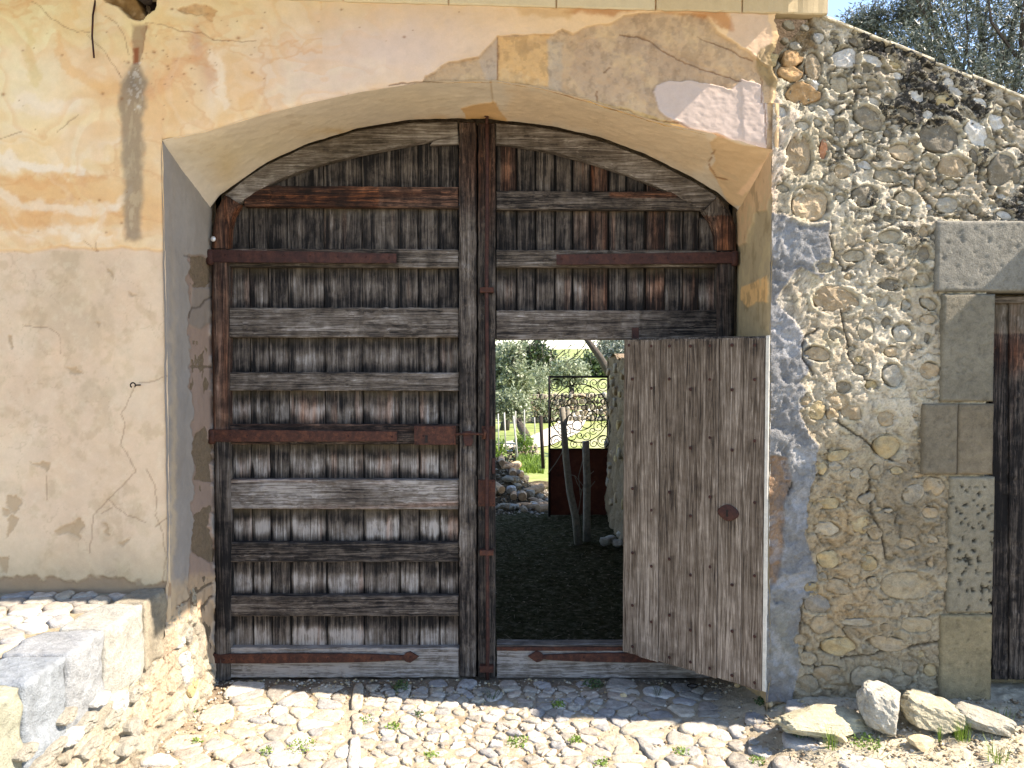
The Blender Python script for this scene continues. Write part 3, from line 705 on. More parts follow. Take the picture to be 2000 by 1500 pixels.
addl([(860, 186, 68, 40, -8, 'g'), (1070, 155, 32, 36, 0, 'b'), (655, 300, 66, 38, 0, 'g'), (815, 312, 32, 42, -30, 'd'), (1065, 287, 38, 50, -10, 'd'), (1055, 442, 62, 42, 5, 'g'), (875, 468, 90, 36, 8, 'd'), (825, 562, 40, 42, 0, 'l'),
      (960, 588, 30, 38, 0, 'l'), (1095, 577, 64, 38, 28, 'g'), (1095, 672, 50, 28, 0, 'b'), (545, 560, 146, 78, 5, 't'), (725, 725, 46, 62, 20, 'g'), (850, 690, 28, 36, 0, 'd'), (942, 745, 62, 58, 0, 'l'), (550, 762, 50, 42, 25, 'g'),
      (1085, 780, 20, 32, 0, 'd'), (480, 362, 62, 38, 0, 'g'), (690, 965, 50, 30, 10, 'g'), (880, 1000, 66, 76, -30, 'l'), (595, 1068, 48, 36, 0, 'd'), (760, 1058, 42, 32, 0, 'y'), (1100, 972, 58, 52, 20, 'b'), (1085, 1103, 72, 34, -6, 'l'),
      (850, 1420, 96, 72, 0, 'y'), (440, 872, 82, 46, 15, 'b'), (550, 1150, 76, 56, 20, 'b'), (640, 1212, 68, 54, 20, 'b'), (535, 1222, 46, 46, 0, 'b'), (850, 1252, 58, 46, 10, 'b'), (440, 1210, 56, 60, 0, 'y'), (370, 1150, 40, 46, 0, 'b'), (880, 860, 46, 34, 0, 'b')], 1450, 400, 3.0)
addl([(770, 265, 54, 40, -28, 'l'), (566, 280, 50, 30, -12, 'l'), (385, 308, 66, 32, 0, 'y'), (540, 402, 50, 50, 0, 'y'), (600, 445, 34, 30, 0, 'b'), (380, 424, 68, 36, 3, 'l'), (852, 470, 32, 20, 0, 'b'), (735, 490, 45, 27, 0, 'b'),
      (570, 575, 44, 38, 0, 'y', ), (857, 570, 20, 28, 0, 'b'), (400, 558, 66, 40, 3, 'y'), (430, 682, 66, 36, 8, 'b'), (752, 678, 132, 68, 0, 'q'), (342, 762, 65, 46, 3, 'n'), (525, 846, 80, 18, 2, 'l'), (785, 856, 78, 40, 0, 'q'),
      (850, 1060, 36, 34, 0, 'y'), (760, 1052, 40, 36, 0, 'b'), (432, 952, 88, 48, 4, 'y'), (660, 940, 100, 34, 3, 'b'), (390, 1072, 70, 36, 0, 'b'), (555, 1085, 78, 44, -10, 'g'), (310, 690, 34, 34, 0, 'y'), (270, 922, 38, 28, 0, 'b'),
      (865, 232, 50, 44, 0, 'b'), (597, 170, 26, 40, 0, 'g'), (700, 160, 30, 18, 0, 'y'), (425, 92, 74, 26, -15, 'y'), (350, 150, 40, 36, 0, 'y'), (360, 858, 60, 46, 0, 'b'), (660, 1090, 40, 40, 0, 'g'), (450, 1150, 60, 34, 5, 'g'), (300, 1120, 60, 46, 0, 'g'),
      (600, 1130, 60, 26, 0, 'g'), (720, 1110, 60, 30, 0, 'g'), (300, 1010, 46, 40, 0, 'g'), (365, 640, 26, 26, 0, 'g'), (510, 650, 26, 24, 0, 'b'), (590, 665, 30, 28, 0, 'g'), (850, 350, 40, 34, 0, 'b'), (420, 140, 30, 22, 0, 'l')], 1450, 850, 2.307)
KC = {'w': S(216, 214, 206), 'g': S(170, 160, 138), 'd': S(134, 126, 110), 'b': S(186, 166, 136), 'o': S(204, 164, 116), 'r': S(190, 134, 100), 't': S(190, 168, 136), 'l': S(182, 176, 160), 'y': S(206, 184, 136), 'q': S(172, 160, 134), 'n': S(136, 140, 142)}
stones = []
for i, s_ in enumerate(st_px):
    if s_[0] > 2030: continue
    cx_, cz_ = P(s_[0], s_[1], YR); sc = (YR-CAMY)/FPX*1.0
    stones.append([cx_, cz_, s_[2]*sc, s_[3]*sc, -math.radians(s_[4]), s_[5], s_[1]])
# the wall goes on out of the frame
rs = np.random.RandomState(12)
for i in range(60):
    stones.append([2.56+rs.rand()*.6, 2.2+rs.rand()*1.0, .03+rs.rand()*.05, .02+rs.rand()*.03, rs.rand()-.5, random.choice('wgdbl'), 200])
# fill gaps with smaller stones where none was traced
occ = list(stones)
for k in range(1500):
    u, v = 1520+rs.rand()*480, 40+rs.rand()*1300
    if u < 1590 and v > 390: continue
    if u > 1800 and v > 420: continue
    if v < 22+(u-1590)*.42+26: continue
    cx_, cz_ = P(u, v, YR); top = v < 430
    r = (.011+rs.rand()*.018)*(1.25 if top or v > 880 else .8)
    if not top and rs.rand() < (.85 if v < 880 else .6): continue
    ok = all(abs(cx_-o[0]) > (o[2]+r)*.98 or abs(cz_-o[1]) > (o[3]+r*.7)*.98 for o in occ)
    if ok and (v < 300 or rs.rand() < .6):
        q = [cx_, cz_, r*(1+.4*rs.rand()), r*.75, -(.45 if top else .1)+rs.rand()*.3, random.choice('wgdlw' if top else 'byglb'), v]; occ.append(q); stones.append(q)
TOPL = [(XR-.01, 3.47), (1.47, 3.5), (2.5, 3.07), (3.4, 2.70)]
TOPL[1] = (P(1590, 24, YR)); TOPL[2] = P(2000, 190, YR); TOPL[0] = (XR, P(1500, 120, YR)[1])
tx = [t_[0] for t_ in TOPL]; tz = [t_[1] for t_ in TOPL]
BX0 = 3.1
st = .0072
xs = np.arange(XR, BX0, st); nz = 500; T = np.linspace(0, 1, nz)
zt = np.interp(xs, tx, tz)
X = np.repeat(xs, nz); Z = (-.05+(zt[:, None]+.05)*T).ravel()
p = Paint(X, np.full_like(X, YR), Z, S(238, 226, 200))
rel = Z/np.repeat(zt, nz)
f1 = fbm(X*3, Z*3, 101, 5, .6); f2 = fbm(X*11, Z*11, 103, 5, .6); f3 = fbm(X*5+Z*2, Z*6, 107, 5, .65)
a = (sst(.42, .62, f3)*.65)[:, None]; p.col = p.col*(1-a)+S(196, 178, 148)*a
a = (sst(.55, .7, f2)*.5)[:, None]; p.col = p.col*(1-a)+S(228, 214, 172)*a
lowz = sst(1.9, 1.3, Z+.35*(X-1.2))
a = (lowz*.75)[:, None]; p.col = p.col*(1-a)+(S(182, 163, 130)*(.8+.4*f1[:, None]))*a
p.blob(1640, 1060, 60, 120, S(206, 172, 124), .6, warp=60); p.blob(1640, 1200, 80, 60, S(206, 170, 122), .5, warp=60)
p.blob(1570, 300, 60, 80, S(232, 214, 172), .6, warp=40); p.blob(1760, 980, 60, 70, S(140, 124, 98), .6, warp=50); p.blob(1800, 1080, 60, 60, S(146, 130, 104), .5, warp=50)
p.blob(1810, 900, 40, 100, S(136, 116, 86), .5, warp=40)
d_top = np.repeat(zt, nz)-Z
up = sst(1.35, .15, d_top-.25*(X-1.6))*sst(1.25, 1.7, X+.2*(3.2-Z)); p.aux[:, 0] = np.clip(up*(.60+1.4*(f1-.5)+.9*(f2-.5)), 0, .85)
p.aux[:, 0] += .2*sst(.5, .7, f1)*(Z > 1.0); p.aux[:, 0] = np.maximum(p.aux[:, 0], .22*sst(1.6, 1., Z)*sst(.5, .6, f3))
p.aux[:, 1] = .9
# white plaster at the corner over the gate, lit by the sun
p.poly([(1496, 160), (1530, 200), (1560, 230), (1565, 262), (1540, 285), (1528, 345), (1510, 430), (1497, 420)], S(222, 202, 178), 3, 12, .9, .006, aux=(.02, .5, 0))
p.poly([(1500, 95), (1562, 60), (1590, 24), (1600, 130), (1572, 160), (1540, 140), (1505, 165)], S(160, 128, 84), 4, 14, .85, -.016, aux=(.3, 1, 0))
# trowelled grey mortar band down the corner
gm = [(1490, 412), (1530, 420), (1565, 440), (1620, 432), (1622, 500), (1605, 545), (1560, 520), (1530, 560), (1515, 590), (1560, 640), (1590, 700), (1565, 745), (1585, 790), (1560, 800), (1580, 850), (1600, 868), (1590, 930), (1582, 950), (1578, 1000), (1570, 1050), (1585, 1080), (1594, 1110), (1592, 1150), (1566, 1180), (1562, 1215), (1556, 1260), (1560, 1300), (1545, 1370), (1490, 1370)]
p.poly(gm, S(150, 150, 148), 2.5, 12, 1, .006, aux=(.02, .8, 0), lip=.004)
p.blob(1560, 480, 40, 40, S(180, 182, 182), .5, warp=50); p.blob(1530, 640, 30, 60, S(182, 184, 188), .5, warp=40); p.blob(1560, 880, 30, 30, S(190, 192, 190), .4, warp=40)
p.blob(1530, 1240, 30, 80, S(148, 146, 130), .7, warp=40)
p.poly([(1500, 888), (1535, 890), (1545, 930), (1530, 990), (1530, 1060), (1515, 1140), (1495, 1150)], S(170, 140, 112), 2, 12, 1, -.012, aux=(.2, 1, 0))
gmm = np.zeros(p.n); m_ = p.mask(gm, 5); gmm[m_] = (p.sd(gm, m_, 12) > 0)
fa = fbm(X*13+2.5*f1, Z*13+1.5*f2, 141, 5, .6)
p.h += gmm*(.03*abs(fa-.5)*2*-1+.008+.012*(fbm(X*22+4*f1, Z*30, 145, 4, .6)-.5))
a = (gmm*sst(.5, .62, fa)*.45)[:, None]; p.col = p.col*(1-a)+S(196, 198, 200)*a
a = (gmm*sst(.45, .36, fa)*.45)[:, None]; p.col = p.col*(1-a)+S(128, 130, 132)*a
# relief
rough = 1-gmm
wx = fbm(X*6, Z*6, 131, 3)*1.6; rd = 1-2*abs(fbm(X*13+wx, Z*15-wx, 133, 4, .55)-.5)*2; rd2 = 1-abs(fbm(X*34+wx*2, Z*40, 137, 4, .6)-.5)*4
p.h += rough*(.024*(f1-.5)+.014*(f2-.5)+.012*(fbm(X*30, Z*30, 111, 4, .6)-.5)*(1+1.0*up)+(.4+.9*up)*(-.018*sst(.7, 1., rd)+.006*rd2))
a = (rough*sst(.74, .96, rd)*(.3+.5*up))[:, None]; p.col = p.col*(1-a)+S(92, 80, 60)*a
fs = 1-abs(fbm(X*52+wx*2, Z*58, 161, 3, .6)-.5)*5; a = (rough*sst(.75, 1., fs)*.35)[:, None]; p.col = p.col*(1-a)+S(96, 82, 60)*a; p.h -= rough*.003*sst(.7, 1., fs)
p.aux[:, 2] = .26*rough*(Z > 1.5)+.08
p.h -= rough*.018*sst(.06, 0., abs(fbm(X*7, Z*7, 115, 4, .6)-.5))*lowz*.8
fm = fbm(X*24+3, Z*26, 151, 4, .55)
for o in stones:
    R = max(o[2], o[3])*1.7
    m = (abs(X-o[0]) < R) & (abs(Z-o[1]) < R)
    if not m.any(): continue
    dx, dz = X[m]-o[0], Z[m]-o[1]; c, s_ = math.cos(o[4]), math.sin(o[4])
    d = np.sqrt(((dx*c+dz*s_)/o[2])**2+((-dx*s_+dz*c)/o[3])**2)+(f2[m]-.5)*.25
    big = min(1, o[3]/.022); pocket = 1. if o[6] < 760 else .35
    cov = sst(.36, .48, fm[m]+.10*(1-d)); rim = np.exp(-((d-1.12)/.13)**2)*.004*pocket*big
    p.h[m] += rim-(.020*big*pocket+.012)*(1-sst(.85, 1.05, d))*cov-np.exp(-((d-.98)/.07)**2)*.005*(1-cov)
    a = (np.exp(-((d-1.12)/.12)**2)*.6*pocket)[:, None]; p.col[m] = p.col[m]*(1-a)+S(226, 216, 186)*a
    p.aux[m, 0] *= 1-.7*a[:, 0]
for pts in ([(1498, 165), (1502, 300)], [(1620, 460), (1632, 500), (1650, 530), (1660, 520)], [(1600, 640), (1568, 660), (1568, 700), (1590, 730)], [(1700, 940), (1702, 1000), (1720, 1040), (1730, 1090)], [(1545, 940), (1540, 960)],
            [(1570, 1170), (1562, 1240), (1580, 1290), (1610, 1320)], [(1640, 1290), (1740, 1270), (1835, 1255)], [(1640, 590), (1660, 700), (1700, 745)], [(1640, 820), (1700, 870), (1745, 900)], [(1800, 380), (1830, 410), (1850, 428)]):
    p.line(pts, 2.2, S(70, 55, 38), .75, -.014, 14)
p.vary(2.2, .12, 120, warm=.06)
yy = YR-p.h
fq = gridf(len(xs), nz); cu, cv = p.px[fq].mean(1), p.py[fq].mean(1)
fq = fq[~((cu > 1925) & (cu < 2160) & (cv > 560) & (cv < 1372))]
mk('mortar', np.stack([X, yy, Z], 1), fq, M_MORT, rub, col=np.clip(p.col, .01, .9), aux=p.aux)
HGT = p.h.reshape(len(xs), nz); ZG = Z.reshape(len(xs), nz)
big_thr = 0
big = sorted(range(len(stones)), key=lambda i: -stones[i][2]*stones[i][3])
sm = MB(); smc = 0
for rk, i in enumerate(big):
    o = stones[i]; q = o[5] == 'q'
    poly = chaikin(blobpoly(o[0], o[1], o[2]*.98, o[3]*.98, o[4], 8, .07, 500+i, .55), 1) if q else chip(o[0], o[1], o[2]*1.02, o[3]*1.02, o[4], 500+i)
    ix = min(max(int((o[0]-XR)/st), 0), len(xs)-1); iz_ = int(np.clip((o[1]+.05)/(zt[ix]+.05)*nz, 0, nz-1))
    base = YR+.016
    hgt = min(.026, .014+.22*min(o[2], o[3])) if o[6] >= 760 else min(.020, .010+.2*min(o[2], o[3]))
    if q: hgt = .024
    vv, ff = facet_stone(poly, lambda a_, b_, h_: (a_, base-h_, b_), hgt, .02, i) if o[2]*o[3] > .00025 else dome(poly, lambda a_, b_, h_: (a_, base-h_, b_), hgt, .02, i, .5, .5)
    mfx = .06 if o[6] < 760 else .5; cc = (KC[o[5]]*(1-mfx)+(S(176, 156, 122) if o[6] > 760 else S(196, 180, 144))*mfx)*(.8+.3*random.random()); vv = np.array(vv)
    nn = fbm(vv[:, 0]*40, vv[:, 2]*40, i, 3)-.5; vv[:, 1] += nn*.02*min(1, o[3]/.03)*(vv[:, 1] < base)
    cols = cc[None, :]*(1+.5*nn[:, None])
    if rk < 285: mk('stone', vv, ff, M_STONE, rub, o[5] != 't', col=cols, aux=(.46 if o[6] < 430 and o[0] > 1.5 else .25, 1 if o[5] == 't' else .8, .30 if o[6] < 760 else .22))
    else: sm.add(vv, ff, cc)
if sm.v: sm.build('small_stones', M_STONE, rub, True, aux=(.3, .7, 0), kind='stuff')
# core of the wall behind the mortar and coping slabs along the slope
cr = MB()
vv = []
for x_ in (XR+.03, TOPL[1][0], 2.0, 2.5, BX0):
    zt_ = np.interp(x_, tx, tz)
    vv += [(x_, -.40, -.1), (x_, -.1, -.1), (x_, -.1, zt_-.01), (x_, -.40, zt_-.01)]
ff = []
for i in range(4):
    for k in range(4): ff.append((i*4+k, i*4+(k+1) % 4, (i+1)*4+(k+1) % 4, (i+1)*4+k))
cr.add(vv, ff, S(150, 135, 105)); cr.build('wall_core', M_MORT, rub, aux=(.3, .6, 0))
cpx = [1.475, 1.63, 1.80, 2.02, 2.2, 2.36, 2.56, 2.8, 3.1]
for i in range(8):
    a, b = cpx[i]+.003, cpx[i+1]-.003; n_ = 14; vv = []
    dz = [0, .0, .004, -.006, .004, 0, .003, 0][i]
    for u_ in np.linspace(a, b, n_):
        z0 = np.interp(u_, tx, tz)+dz; j = (vnoise(u_*40, 3, 4)-.5)*.012
        for yq, zq in ((-.09, z0-.012), (YR-.0, z0-.012+j*.5), (YR-.010+j, z0-.008+j*.5), (YR-.010+j, z0+.0), (YR-.004, z0+.006), (-.09, z0+.01)): vv.append((u_, yq, zq))
    ff = gridf(n_, 6).tolist()+[(0, 1, 2, 3, 4, 5), tuple((n_-1)*6+k for k in (5, 4, 3, 2, 1, 0))]
    mk('coping_slab', vv, ff, M_STONE, rub, False, col=S(206, 196, 170)*(.9+.2*random.random()), aux=(.35, .8, 0))
# dressed grey blocks around the side door
def dressed(px0, px1, py0, py1, c, lich, yf=-.588, seed=0, pit=.2, ntilt=0):
    x0, z1 = P(px0, py0, yf); x1, z0 = P(px1, py1, yf)
    x0 += .002; x1 -= .002; z0 += .002; z1 -= .002
    nx_, nz_ = max(4, int((x1-x0)/.008)), max(4, int((z1-z0)/.008))
    X, Z = np.meshgrid(np.linspace(x0, x1, nx_), np.linspace(z0, z1, nz_), indexing='ij')
    e = np.minimum(np.minimum(X-x0, x1-X), np.minimum(Z-z0, z1-Z))
    wob = .003*(fbm(X*30, Z*30, seed, 3)-.5)
    Y = yf+wob+.008*(1-sst(0, .008, e))+.005*(fbm(X*8, Z*8, seed+4, 4)-.5)
    pits = fbm(X*45, Z*45, seed+9, 4, .65); Y += .008*sst(.62, .72, pits)*pit*2
    cc = c[None, :]*(1+.35*(fbm(X.ravel()*6, Z.ravel()*6, seed+20, 5)-.5)[:, None])
    cc *= .72*(1-.6*sst(.62, .72, pits.ravel())*pit*1.5)[:, None]
    v = np.stack([X.ravel(), Y.ravel(), Z.ravel()], 1); n0 = len(v)
    f = gridf(nx_, nz_).tolist()
    ring = [i*nz_ for i in range(nx_)]+[(nx_-1)*nz_+j for j in range(1, nz_)]+[i*nz_+nz_-1 for i in range(nx_-2, -1, -1)]+[j for j in range(nz_-2, 0, -1)]
    back = v[ring].copy(); back[:, 1] = -.4; v = np.vstack([v, back]); cc = np.vstack([cc, cc[ring]])
    m_ = len(ring)
    for i in range(m_): j = (i+1) % m_; f.append((ring[j], ring[i], n0+i, n0+j))
    return mk('dressed_block', v, f, M_STONE, rub, True, col=cc, aux=(lich, .8, 0))
dressed(1830, 2160, 430, 570, S(160, 156, 142), .2, seed=1)
dressed(1842, 1942, 573, 785, S(150, 142, 122), .12, seed=2)
dressed(1804, 1871, 788, 928, S(146, 134, 112), .08, seed=3)
dressed(1873, 1941, 788, 928, S(150, 136, 112), .08, seed=4)
dressed(1856, 1940, 931, 1198, S(168, 158, 134), .25, -.583, 5, .9)
dressed(1838, 1937, 1201, 1376, S(176, 160, 124), .12, -.583, 6, .3)
# doorway recess lining above and at the far side
dressed(2140, 2250, 573, 1376, S(150, 140, 118), .12, -.585, 7, .4)

# ---- side door in the rubble wall
sx0, sz1 = P(1936, 590, -.5); sx1 = P(2150, 600, -.5)[0]; sz0 = P(1940, 1330, -.5)[1]
sdoor = thing('side_door', ((sx0+sx1)/2, -.47, sz0), 'narrow dark weathered plank door in the rubble wall at the right edge', 'door')

# ------------------------------------------------------------------ board maker used by every door
def panel(name, top, bot, yf, yb, mat, parent, wear, nu=None, nv=None, ch=.004, jit=.0015, seed=0):
    """top/bot: polylines [(x,z)..] of equal length; front at yf, back at yb; wear(px,py)->(r,g,b)"""
    top = np.array(top, float); bot = np.array(bot, float)
    def rs_(c, n):
        L = np.r_[0, np.cumsum(np.linalg.norm(np.diff(c, axis=0), axis=1))]; t = np.linspace(0, L[-1], n)
        return np.stack([np.interp(t, L, c[:, 0]), np.interp(t, L, c[:, 1])], 1)
    Lw = np.linalg.norm(np.diff(top, axis=0), axis=1).sum(); Lh = np.linalg.norm(top[0]-bot[0])
    nu = nu or int(np.clip(Lw/.012, 3, 110)); nv = nv or int(np.clip(Lh/.012, 3, 240))
    a = rs_(top, nu); b = rs_(bot, nu)
    cen = (a.mean(0)+b.mean(0))/2
    t = np.linspace(0, 1, nv)[None, :, None]
    O = a[:, None, :]*t+b[:, None, :]*(1-t)        # u, v(bottom->top), 2
    # chamfer inset
    du = np.ones((nu, nv)); ux = (a[-1]+b[-1]-a[0]-b[0])/2; ux = ux/np.linalg.norm(ux)
    vz = a-b; vz = vz/np.maximum(np.linalg.norm(vz, axis=1, keepdims=True), 1e-6)
    I = O.copy(); I[0] += ux*ch; I[-1] -= ux*ch; I[:, 0] += vz*ch; I[:, -1] -= vz*ch
    j = (vnoise(O[..., 0]*37+seed, O[..., 1]*37, seed)-.5)*2*jit
    yq = yf+j*1.2
    # worn edges
    front = np.stack([I[..., 0]+j*.6, yq, I[..., 1]+j*.6], -1).reshape(-1, 3)
    ring = [i*nv for i in range(nu)]+[(nu-1)*nv+k for k in range(1, nv)]+[i*nv+nv-1 for i in range(nu-2, -1, -1)]+[k for k in range(nv-2, 0, -1)]
    Or = O.reshape(-1, 2)[ring]; jr = j.reshape(-1)[ring]
    r1 = np.stack([Or[:, 0]+jr, yf+ch+0*jr, Or[:, 1]+jr], 1); r2 = np.stack([Or[:, 0], yb+0*jr, Or[:, 1]], 1)
    v = np.vstack([front, r1, r2]); n0 = len(front); m = len(ring)
    f = gridf(nu, nv).tolist()
    for i in range(m):
        k = (i+1) % m
        f.append((ring[k], ring[i], n0+i, n0+k)); f.append((n0+k, n0+i, n0+m+i, n0+m+k))
    f.append(tuple(n0+m+i for i in range(m)))
    px_, py_ = proj(v[:, 0], v[:, 1], v[:, 2]); w = wear(px_, py_)
    w = np.stack([np.broadcast_to(np.asarray(q, float), px_.shape) for q in w], 1)
    return mk(name, v, f, mat, parent, False, col=np.clip(w, -1, 2))
def pbox(name, u0, u1, v0, v1, yf, yb, mat, parent, wear, sl=0, **k):
    """board from pixel rectangle traced at its own front face"""
    t = PP([(u0, v0), (u1, v0+sl)], yf); b = PP([(u0, v1), (u1, v1+sl)], yf)
    return panel(name, t, b, yf, yb, mat, parent, wear, **k)
def W_(r, g=0., b=0.): return lambda px, py: (r, g, b)

# side door planks
def sdw(px, py):
    t = (py-600)/700.
    o = np.exp(-((py-690)/60.)**2)*.75; o = np.where(px > 1972, np.maximum(o, .35*(py < 900)), o)
    return (.1+.3*(py < 650)+.1*np.sin(py/90.)+.12*(px > 1972), .5*(py < 650), o)
for i, (a, b) in enumerate(((1938, 1971), (1972, 2030), (2031, 2085), (2086, 2150))):
    pbox('plank', a, b, 582, 1328, -.48+(.012 if i == 0 else 0), -.44, M_WV, sdoor, sdw, seed=i, jit=.003)
pbox('lintel_board', 1938, 2150, 578, 592, -.50, -.44, M_WH, sdoor, W_(.5, .3, .2))
stp = MB()
def rock(name, label, c, sz, seed, parent=None, colr=None, rot=0., tilt=(0, 0), aux=(.05, .8, 0), group=None, cat='rock', flat=1., mat=None, sub=3):
    bm = bmesh.new(); bmesh.ops.create_icosphere(bm, subdivisions=sub, radius=1.)
    rs = np.random.RandomState(seed)
    V = np.array([v.co[:] for v in bm.verts]); F = [[v.index for v in f_.verts] for f_ in bm.faces]; bm.free()
    # cut by random planes for a broken, angular look
    for k in range(9):
        n_ = rs.normal(size=3); n_ /= np.linalg.norm(n_); d_ = .5+.35*rs.rand()
        s_ = V@n_-d_; V = V-np.where(s_ > 0, s_, 0)[:, None]*n_*.92
    s_ = V[:, 2]-.62*flat; V[:, 2] -= np.where(s_ > 0, s_, 0)*.85
    nn = fbm(V[:, 0]*3.2+V[:, 2]*2.7+9, V[:, 1]*3.2+V[:, 2]*2.1, seed, 5, .65)-.5
    V = V*(1+.26*nn[:, None])
    V = V/np.abs(V).max(0)*np.array(sz)/2
    cr_, sr = math.cos(rot), math.sin(rot)
    V[:, 2] += V[:, 0]*tilt[0]+V[:, 1]*tilt[1]
    V = np.stack([V[:, 0]*cr_-V[:, 1]*sr, V[:, 0]*sr+V[:, 1]*cr_, V[:, 2]], 1)+np.array(c)
    cc = (colr if colr is not None else S(214, 206, 180))[None, :]*(1+.4*nn[:, None])
    o = mk(name, V, F, mat or M_STONE, parent, False, col=cc, aux=aux)
    if parent is None: tag(o, label, cat, group)
    return o
rock('doorstep', 'low grey stone step at the foot of the narrow side door', (2.62, -.5, .08), (.9, .3, .2), 77, None, S(148, 150, 142), cat='step', flat=.5, aux=(.15, .8, 0))

# ================================================================== RAISED PLATFORM, LEFT
XP = -1.685
plat = thing('stone_platform', (-2.3, -1.4, 0), 'raised cobbled platform edged with big pale dressed blocks left of the gate', 'platform')
ZP = .68
edges_px = [335, 207, 133, 46, -60]
ys_ = [YW+.03, -.86, -1.15, -1.40, -1.70, -2.05, -2.45]
ys_[1] = PX(280, 1190, XP)[0]
edge_y = [YW+.02]
for u, v in ((283, 1187), (205, 1232), (131, 1272), (45, 1322)): edge_y.append(PX(u, v, XP)[0])
edge_y += [edge_y[-1]-.32, edge_y[-1]-.66, edge_y[-1]-1.0]
PBL = []; bcol = 0
for i in range(len(edge_y)-1):
    y1, y0 = edge_y[i]-.004, edge_y[i+1]+.004
    wd = [.15, .2, .26, .24, .3, .28, .25, .25][i]; drop = [0, .0, .001, .002, .003, .003, .004, .004][i]; out = [-.002, .0, .002, .003, .0, .002, .0, 0][i]
    x1, x0 = XP+out, XP-wd; z0, z1 = [.36, .35, .35, .33, .3, .3, .3, .3][i], ZP-drop
    ny_, nz_ = int((y1-y0)/.014), 24; nx_ = 14
    # closed rounded box by three grids stitched as one closed surface
    bm = bmesh.new(); bmesh.ops.create_cube(bm, size=1)
    bmesh.ops.subdivide_edges(bm, edges=bm.edges[:], cuts=14, use_grid_fill=True)
    V = np.array([v.co[:] for v in bm.verts]); F = [[v.index for v in f_.verts] for f_ in bm.faces]; bm.free()
    q = np.sign(V)*np.minimum(np.abs(V), .5)
    dim = np.array([x1-x0, y1-y0, z1-z0]); r_ = .014
    Pq = q*dim; lim = dim/2-r_; cl = np.clip(Pq, -lim, lim); dd = Pq-cl; L = np.linalg.norm(dd, axis=1, keepdims=True)
    Pq = cl+np.where(L > 0, dd/np.maximum(L, 1e-9)*r_, 0)
    Vw = Pq+np.array([(x0+x1)/2, (y0+y1)/2, (z0+z1)/2])
    nn = fbm(Vw[:, 0]*14+Vw[:, 1]*12, Vw[:, 2]*14+Vw[:, 1]*5, 300+i, 5, .6)-.5
    Vw = Vw+(Vw-np.array([(x0+x1)/2, (y0+y1)/2, (z0+z1)/2]))/dim*np.array([.09, .04, .035])*nn[:, None]
    c0 = [S(172, 162, 140), S(186, 184, 172), S(168, 172, 172), S(160, 168, 172), S(180, 180, 158), S(160, 162, 150), S(170, 168, 150), S(170, 168, 150)][i]
    mk('coping_block', Vw, F, M_STONE, plat, True, col=c0[None, :]*(1+.5*nn[:, None])*.9, aux=(.12, 1, 0))
    PBL.append((x0, x1, y0, y1, z1))
# rubble base wall beneath the blocks, running from the jamb out towards the viewer
ny_, nz_ = 420, 90
Y = np.repeat(np.linspace(-3.1, -.06, ny_), nz_); B = np.tile(np.linspace(0, 1, nz_), ny_)
near = sst(-.75, -.35, Y)
topz = .378+.0*Y; topz = np.where(Y > -.62, .378+(.62-.378)*sst(-.66, -.5, Y), topz); topz = np.where(Y > -.3, .62-.50*sst(-.3, -.05, Y), topz)
Z = -.06+(topz+.06)*B
f1 = fbm(Y*6, Z*6, 201, 5, .6); f2 = fbm(Y*18, Z*18, 205, 5, .6)
flare = .05*(1-B)**1.5+.012*near
rdg = 1-abs(fbm(Y*9, Z*13, 215, 4, .55)-.5)*4
X = XP+.004+flare-.02*(B > .97)+.06*(f1-.5)+.035*(f2-.5)-.018*sst(.6, 1., rdg)
X = X*1.0-.01*(Y > -.12)
p = Paint(X, Y, Z, S(220, 208, 182))
a = sst(.5, .62, fbm(Y*7, Z*9, 209, 4, .6))[:, None]; p.col = p.col*(1-a*.35)+S(214, 180, 140)*a*.35
a = sst(.52, .6, fbm(Y*9, Z*12, 211, 4, .6))[:, None]; p.col = p.col*(1-a*.7)+S(176, 168, 150)*a*.7
a = (sst(.7, 1., rdg)*.5)[:, None]; p.col = p.col*(1-a)+S(110, 92, 66)*a
p.aux[:, 0] = .25; p.aux[:, 1] = 1
p.poly([(290, 1330), (345, 1230), (352, 1330), (345, 1370), (290, 1440), (280, 1400), (300, 1370)], S(222, 196, 166), 3, 12, .9)
mk('rubble_base', np.stack([X, Y, Z], 1), gridf(ny_, nz_), M_MORT, plat, col=p.col, aux=p.aux)
rs = np.random.RandomState(31)
for i, (u, v, ru, rv, k) in enumerate([(362, 1285, 13, 12, 'w'), (364, 1315, 14, 13, 'w'), (368, 1340, 12, 14, 'y'), (240, 1372, 20, 12, 'w'), (225, 1400, 22, 10, 'l'), (180, 1410, 18, 10, 'l'), (150, 1440, 22, 9, 'w'), (115, 1460, 20, 9, 'l'),
                                       (205, 1365, 16, 8, 'w'), (262, 1420, 14, 12, 'l'), (90, 1490, 24, 8, 'l'), (180, 1460, 22, 10, 'l'), (270, 1355, 14, 9, 'l'), (372, 1240, 8, 10, 'l'), (356, 1256, 9, 7, 'w'), (140, 1400, 18, 8, 'l'), (60, 1470, 20, 8, 'l'), (250, 1455, 16, 10, 'l')]):
    yc, zc = PX(u, v, XP+.03); dpt = (yc-CAMY)
    rz = rv*dpt/FPX; ry = ru*dpt/FPX*(dpt/abs(XP)) if u < 330 else ru*dpt/FPX*2.0
    ry = min(ry, .07); rz = min(rz*1.6, .045)
    poly = chaikin(blobpoly(yc, zc, ry, rz, 0, 9, .2, 900+i, .2), 1)[::-1]
    vv, ff = dome(poly, lambda a_, b_, h_: (XP+.028+.05*(1-max(0, min(1, b_/.35)))**1.5+h_-.014, a_, b_), .018, .03, i, .5, .9)
    mk('stone', vv, ff, M_STONE, plat, False, col=KC[k]*.8, aux=(.2, 1, .1))
